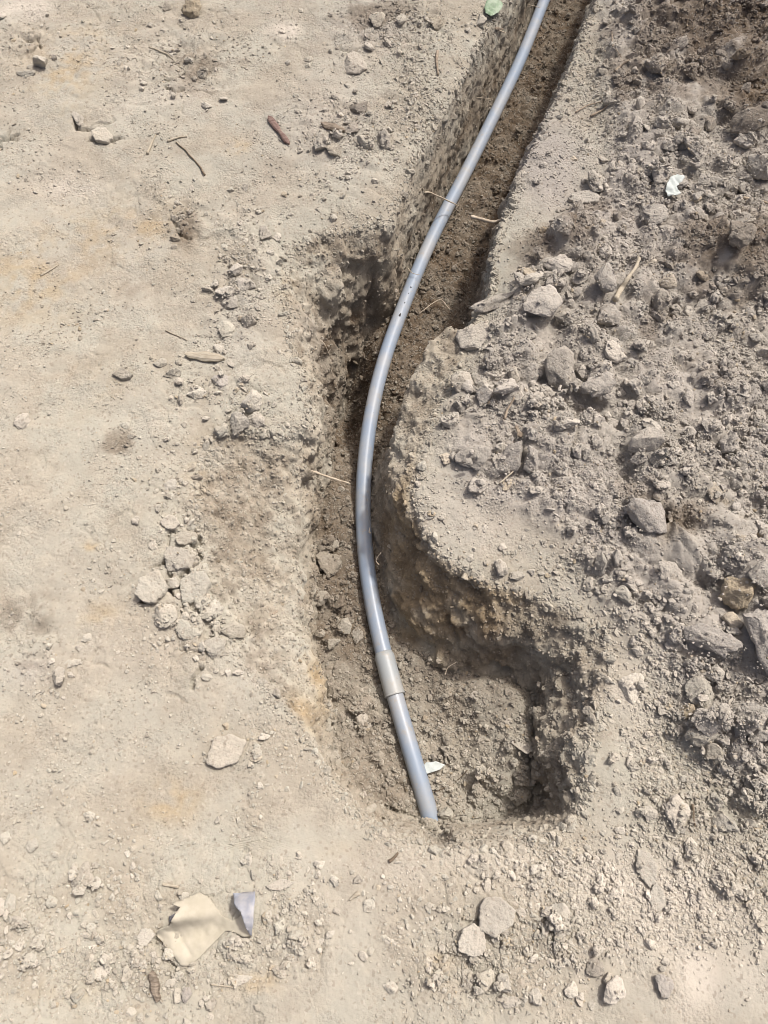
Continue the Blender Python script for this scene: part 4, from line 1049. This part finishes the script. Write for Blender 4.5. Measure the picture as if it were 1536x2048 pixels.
for s_ in ((797, 640, .006, .0028), (819, 583, .0028, .0022), (808, 592, .0016, .0014), (799, 611, .003, .0014)) : scuff(*s_)

# ------------------------------------------------------------------ sticks and roots
def ground_path(lst, lift, dense=6):
    Q = np.array([on(a, b) for a, b in lst]); Q[:, 2] += lift
    return catmull(Q, dense)
def twig(name, lst, r0, r1, mat, label, cat, lift=None, wob=.002, depth=None, branch=None):
    if depth is None: Q = ground_path(lst, r0 * .6 if lift is None else lift)
    else: Q = catmull(np.array([at(a, b, z) for (a, b), z in zip(lst, depth)]), 6)
    Q = Q + wob * np.stack([perlin(Q, .03, 5), perlin(Q, .03, 6), .3 * perlin(Q, .03, 7)], 1)
    rad = np.linspace(r0, r1, len(Q)) * (1 + .18 * perlin(Q, .015, 8))
    o = tube_obj(name, Q, rad, mat, None, 9, noise_=r0 * .3)
    tag(o, label, cat)
    if branch:
        for br in branch:
            c = catmull(np.array([at(a, b, z) for a, b, z in br]), 5)
            tube_obj('side_root', c, np.linspace(r1 * .9, r1 * .35, len(c)), mat, o, 7, origin=np.array(o.location))
    return o
twig('root', [(842, 384), (862, 386), (880, 394), (897, 402), (918, 412)], .0026, .0016, M_ROOT, 'thin root reaching from the left side across the pipe', 'root', depth=[-.14, -.155, -.19, -.22, -.25])
twig('root', [(943, 433), (962, 438), (985, 444), (1005, 440), (1022, 447), (1048, 463)], .0048, .0026, M_ROOT, 'pale crooked root sticking out of the right bank over the trench', 'root', depth=[-.07, -.065, -.06, -.05, -.04, -.03], branch=[[(1003, 440, -.05), (1008, 434, -.045), (1014, 440, -.045)]])
twig('root', [(590, 934), (610, 940), (635, 946), (660, 954), (700, 968)], .0050, .0020, M_ROOT, 'pale split root poking from the left side above the trench floor', 'root', depth=[-.11, -.12, -.14, -.155, -.19], branch=[[(612, 940, -.12), (630, 954, -.145), (648, 962, -.165)]])
twig('stick', [(1228, 606), (1240, 585), (1253, 563), (1268, 540), (1276, 522)], .0068, .0042, M_SPLINT, 'thick pale stick lying upright on the dark spoil', 'stick', lift=.012)
twig('stick', [(1485, 398), (1505, 402), (1525, 407), (1545, 414)], .0036, .003, M_ROOT, 'pale twig running off the right edge', 'stick', lift=.006)
twig('twig', [(352, 286), (370, 302), (388, 320), (400, 334), (411, 352)], .0016, .0026, M_DARKTWIG, 'thin curved dark twig lying on the packed ground', 'twig', lift=.003)
twig('twig', [(300, 96), (322, 104), (340, 114), (362, 136)], .003, .0014, M_SPLINT, 'straight pale straw on the crust at upper left', 'twig', lift=.002)
twig('twig', [(296, 310), (303, 290), (312, 272)], .0038, .0024, M_SPLINT, 'short pale splinter left of the dark twig', 'twig', lift=.003)
twig('twig', [(335, 284), (356, 277), (374, 274)], .0036, .002, M_SPLINT, 'pale chip at the upper end of the dark twig', 'twig', lift=.003)
twig('twig', [(82, 552), (100, 542), (118, 530)], .0026, .0014, M_SPLINT, 'short straw on the ochre stained ground', 'twig', lift=.002)
twig('twig', [(332, 662), (352, 672), (375, 682)], .0013, .0008, M_DARKTWIG, 'hair thin twig by the clods of the left rim', 'twig', lift=.002)
twig('twig', [(325, 1769), (340, 1771), (358, 1774)], .0028, .0024, M_SPLINT, 'short straw above the torn sheet', 'twig', lift=.002)
twig('twig', [(422, 1968), (440, 1972), (466, 1974)], .0018, .0012, M_SPLINT, 'thin straw below the torn sheet', 'twig', lift=.003)
twig('twig', [(699, 1801), (707, 1792), (718, 1784)], .0022, .0042, M_SPLINT, 'club shaped pale splinter in front of the pit', 'twig', lift=.002)
twig('twig', [(779, 1722), (788, 1716), (797, 1704)], .0038, .0016, M_DARKTWIG, 'stubby brown twig in front of the buried pipe end', 'twig', lift=.003)
twig('twig', [(1381, 1608), (1384, 1630), (1388, 1655)], .0028, .0014, M_DARKTWIG, 'dark twig beside the large pale clod', 'twig', lift=.008)
twig('twig', [(996, 974), (1015, 958), (1030, 944), (1042, 934)], .0018, .001, M_SPLINT, 'fine straw crossing the clods of the bank', 'twig', lift=.018)
twig('twig', [(1008, 845), (1016, 822), (1026, 802)], .0036, .002, M_DRY, 'upright grey splinter between the bank clods', 'twig', lift=.014)
twig('twig', [(1150, 228), (1175, 214), (1200, 208), (1222, 205)], .0018, .0011, M_DRY, 'fine dry root curled on the far spoil, upper strand', 'twig', lift=.006)
twig('twig', [(1180, 236), (1200, 226), (1212, 215), (1226, 207)], .0028, .0014, M_DRY, 'grey dry root on the far spoil, lower strand', 'twig', lift=.007)
twig('twig', [(1222, 66), (1224, 88), (1232, 104), (1242, 118)], .0014, .001, M_DRY, 'thin bent root on the far right bank', 'twig', lift=.005)
twig('twig', [(1228, 146), (1240, 136), (1256, 124)], .0042, .0026, M_DRY, 'grey stub of wood on the far right bank', 'twig', lift=.006)
twig('twig', [(950, 1178), (938, 1162), (932, 1154)], .0018, .001, M_SPLINT, 'tiny pale straw on the slope of the bank', 'twig', lift=.003)
twig('twig', [(900, 620), (880, 600), (850, 618), (838, 628)], .0016, .001, M_ROOT, 'dusky root lying on the deep trench floor', 'twig', depth=[-.30, -.30, -.30, -.305])
twig('twig', [(868, 1585), (890, 1575), (915, 1560), (935, 1540)], .0016, .001, M_DARKTWIG, 'thin dark root on the pit floor', 'twig', lift=.004)
twig('twig', [(875, 105), (873, 128), (876, 152)], .0045, .0025, M_DRY, 'grey wood sliver standing on the left bank near the leaf', 'twig', lift=.004)
# root hairs hanging from the cut sides
HAIR = [((790, 515, -0.144), (800, 512, -0.137), (812, 522, -0.158)), ((640, 680, -0.072), (650, 690, -0.086), (660, 712, -0.115)), ((626, 702, -0.043), (633, 698, -0.036), (634, 688, -0.036)),
        ((758, 1130, -0.144), (752, 1120, -0.144), (762, 1105, -0.130)), ((742, 1066, -0.180), (738, 1064, -0.173), (740, 1055, -0.166)), ((890, 1350, -0.216), (896, 1335, -0.209), (912, 1325, -0.194)),
        ((950, 196, -0.158), (965, 196, -0.158), (985, 198, -0.166)), ((1057, 10, -0.144), (1068, 12, -0.144), (1082, 16, -0.158)), ((985, 52, -0.050), (997, 60, -0.050), (1012, 66, -0.058)), ((815, 536, -0.259), (825, 546, -0.248), (840, 550, -0.248))]
HLAB = ['pale fibre curling from the slumped left side above the pipe', 'long root hair hanging in the collapsed left side', 'tiny root hair at the lip of the left rim', 'root hair on the bank beside the shaded pipe',
        'shortest root hair touching the middle of the pipe', 'arched root hair under the bank at the pit', 'root hair sticking from the far left side towards the pipe', 'root hair at the top of the trench crossing the pipe', 'stub of root just below the green leaf', 'hair thin fibre lying across the pipe at the bend']
for hpts, lb in zip(HAIR, HLAB):
    Q = catmull(np.array([at(*a) for a in hpts]), 6)
    tag(tube_obj('root_hair', Q, np.linspace(.0014, .0006, len(Q)) * (2.2 if 'stub' in lb else 1), M_ROOT, None, 6), lb, 'root')

# wood chips: flat broken prisms
def chip(name, ax, ay, bx, by, width, thick, mat, label, cat, lift=.004, tilt=.25):
    p, q_ = on(ax, ay), on(bx, by); c = (p + q_) / 2; L = np.linalg.norm(q_ - p); dx = (q_ - p) / L
    side = np.cross([0, 0, 1.], dx); side /= np.linalg.norm(side); upv = np.cross(dx, side); side = side * math.cos(tilt) + upv * math.sin(tilt); upv = np.cross(dx, side)
    n = 14; V = []; F = []
    g = np.random.default_rng(int(ax * 7 + ay))
    for i in range(n + 1):
        t = i / n - .5
        wd = width * (.9 + .22 * math.sin(7 * t + ax) + .1 * math.sin(17 * t + ay)) * (1 - .75 * max(0, (abs(t) - .38) / .12) ** 1.5)
        tk = thick * (1 + .15 * math.sin(11 * t + ay))
        for sx, sz in ((-.5, -.5), (-.5, .25), (-.25, .5), (.25, .42), (.5, .2), (.5, -.5)):
            V.append(dx * t * L + side * (sx * wd) + upv * (sz * tk + .15 * thick * math.sin(9 * t)))
    m_ = 6
    for i in range(n):
        for k in range(m_): F.append((i * m_ + k, i * m_ + (k + 1) % m_, (i + 1) * m_ + (k + 1) % m_, (i + 1) * m_ + k))
    F.append(tuple(range(m_))); F.append(tuple(n * m_ + k for k in reversed(range(m_))))
    me = bpy.data.meshes.new(name); me.from_pydata([tuple(v) for v in V], [], F); me.materials.append(mat)
    o = link(name, me, loc=(c[0], c[1], c[2] + lift)); tag(o, label, cat); return o
chip('wood_chip', 538, 236, 578, 290, .017, .008, M_RED, 'flat reddish brown wood chip lying on the packed ground', 'wood')
chip('bark_chip', 643, 252, 690, 266, .018, .010, M_BARK, 'curved brown bark chip with a clod on its end', 'wood', .008)
chip('wood_splinter', 372, 712, 450, 720, .021, .010, M_SPLINT, 'broad pale wood splinter near the left rim', 'wood', .006)
chip('bark_chip', 304, 1942, 318, 2002, .014, .010, M_BARK, 'weathered grey brown bark sliver below the torn sheet', 'wood', .006)
chip('wood_chip', 545, 1230, 555, 1222, .006, .004, M_DRY, 'tiny grey chip on the left slope', 'wood', .002)
chip('wood_chip', 1030, 858, 1040, 880, .010, .005, M_DRY, 'grey chip among the bank clods', 'wood', .014)
chip('wood_chip', 1005, 60, 990, 58, .012, .006, M_BARK, 'brown chip at the rim beside the green leaf', 'wood', .003)

# ------------------------------------------------------------------ thin scraps
def sheet(name, outline, mat, fn, res=26, thick=.0012, parent=None, label=None, cat=None, origin=None):
    """a thin sheet cut to an outline of ground pixels and shaped by fn(u, v, xy) -> lift"""
    O2 = np.array([on(a, b)[:2] for a, b in outline])
    org = np.array([*O2.mean(0), 0.0]) if origin is None else origin
    import bmesh
    from mathutils.geometry import delaunay_2d_cdt
    edge = []
    for i in range(len(O2)):
        a, b = O2[i], O2[(i + 1) % len(O2)]; k = max(2, int(np.linalg.norm(b - a) / .004))
        for t in np.linspace(0, 1, k, endpoint=False): edge.append(a + (b - a) * t)
    edge = np.array(edge); edge = edge + .0008 * np.stack([perlin(p2(edge[:, 0], edge[:, 1]), .012, 3), perlin(p2(edge[:, 0], edge[:, 1]), .012, 4)], 1)
    lo_, hi_ = O2.min(0), O2.max(0)
    g_ = [Vector((x, y)) for x in np.arange(lo_[0], hi_[0], .004) for y in np.arange(lo_[1], hi_[1], .004)]
    pv = [Vector(e) for e in edge]
    ne = len(pv)
    res_ = delaunay_2d_cdt(pv + g_, [], [list(range(ne))], 1, 1e-6)
    Vx = np.array([tuple(v) for v in res_[0]])
    z = fn(Vx)
    V3 = np.concatenate([Vx, z[:, None]], 1) - org
    me = bpy.data.meshes.new(name); me.from_pydata(V3.tolist(), [], res_[2]); me.update()
    me.polygons.foreach_set('use_smooth', np.full(len(me.polygons), True)); me.materials.append(mat)
    o = link(name, me, parent, None if parent else org)
    md = o.modifiers.new('thickness', 'SOLIDIFY'); md.thickness = thick; md.offset = 1
    if label: tag(o, label, cat)
    return o
gz = lambda X: bil(HG, X[:, 0], X[:, 1], HX, HY)
def smooth_ground(X):
    a = [gz(X + np.array(d_)) for d_ in ((0, 0), (.015, 0), (-.015, 0), (0, .015), (0, -.015), (.03, .02), (-.03, -.02))]
    return np.mean(a, 0)
sh0 = bpy.data.objects.new('torn_sheet', None); COL.objects.link(sh0); so = on(390, 1850); sh0.location = so
tag(sh0, 'torn dusty beige sheet with a curled blue grey corner lying on the ground', 'sheet')
rp, rq = on(345, 1858)[:2], on(450, 1845)[:2]
def fold1(X):
    dX = rq - rp; n = np.array([-dX[1], dX[0]]) / np.linalg.norm(dX); s = (X - rp) @ n; t = ((X - rp) @ dX) / (dX @ dX)
    z = smooth_ground(X) + .004
    w_ = np.clip(1.15 - t, 0.0, 1.1)
    z += .030 * w_ * np.exp(-((s - .018) / np.where(s < .018, .012, .028)) ** 2) + .006 * sstep(0, .05, s) * np.clip(1 - t, 0, 1) - .003 * np.exp(-((s + .012) / .012) ** 2)
    ce = on(512, 1868)[:2]; z += .014 * np.exp(-((X - ce) ** 2).sum(1) / .03 ** 2)
    return z + .0018 * perlin(p2(X[:, 0], X[:, 1]), .03, 2) + .0012 * perlin(p2(X[:, 0], X[:, 1]), .012, 3)
sheet('sheet_body', [(352, 1806), (402, 1784), (420, 1792), (446, 1828), (466, 1842), (484, 1830), (500, 1840), (513, 1869), (492, 1871), (468, 1864), (452, 1861), (432, 1882), (400, 1915), (378, 1932), (362, 1930), (340, 1902), (314, 1870), (322, 1856), (345, 1848), (362, 1822), (368, 1812)], M_SHEET, fold1, parent=sh0, origin=so, thick=.0018)
def curl(X):
    a = on(492, 1785)[:2]; b = on(508, 1868)[:2]
    t = np.clip(((X - a) @ (b - a)) / ((b - a) @ (b - a)), 0, 1)
    return smooth_ground(X) + .018 + .026 * np.sin(t * math.pi) ** .8 + .0015 * perlin(p2(X[:, 0], X[:, 1]), .015, 2)
cu = sheet('curled_corner', [(470, 1785), (515, 1782), (517, 1800), (514, 1840), (507, 1869), (500, 1850), (490, 1820), (476, 1808)], M_SHEETB, curl, parent=sh0, origin=so, thick=.0015)
cu['label'] = 'blue grey underside of the curled corner'
inn = sheet('shade_inside', [(340, 1832), (352, 1826), (366, 1818), (362, 1832), (350, 1846), (341, 1848)], simple('fold_shade', (0.05, 0.05, 0.06), (0.16, 0.155, 0.16), 80), lambda X: smooth_ground(X) + .008 + .002 * perlin(p2(X[:, 0], X[:, 1]), .01, 2), parent=sh0, origin=so)  # added dark sheet standing in for shade in the fold's opening
inn['label'] = 'dark piece painted in for the shade inside the fold'
sheet('paper_scrap', [(1330, 375), (1338, 362), (1350, 358), (1364, 366), (1358, 376), (1348, 384), (1358, 396), (1344, 402), (1332, 404), (1326, 392)], M_PAPER,
      lambda X: smooth_ground(X) + .016 + .006 * perlin(p2(X[:, 0], X[:, 1]), .02, 2) + .004 * perlin(p2(X[:, 0], X[:, 1]), .008, 2), label='crumpled white paper scrap on the far spoil', cat='scrap')
sheet('plastic_scrap', [(846, 1532), (852, 1526), (870, 1524), (890, 1530), (880, 1540), (862, 1546), (848, 1550)], M_PAPER,
      lambda X: smooth_ground(X) + .012 + .005 * perlin(p2(X[:, 0], X[:, 1]), .02, 2), label='small white scrap on the pit floor beside the pipe', cat='scrap')
lf = at(984, 28, -.0)
def leaff(X):
    t = (X[:, 1] - lf[1]) / .05
    return np.maximum(smooth_ground(X), -.006) + .012 + .008 * perlin(p2(X[:, 0], X[:, 1]), .04, 2) + .004 * perlin(p2(X[:, 0], X[:, 1]), .012, 2)
leaf = sheet('green_leaf', [(971, 14), (982, 8), (994, 10), (1003, 22), (1002, 36), (993, 46), (980, 45), (970, 34), (968, 22)], M_LEAF, leaff, label='green leaf lying on the left rim at the top', cat='leaf', thick=.0008)
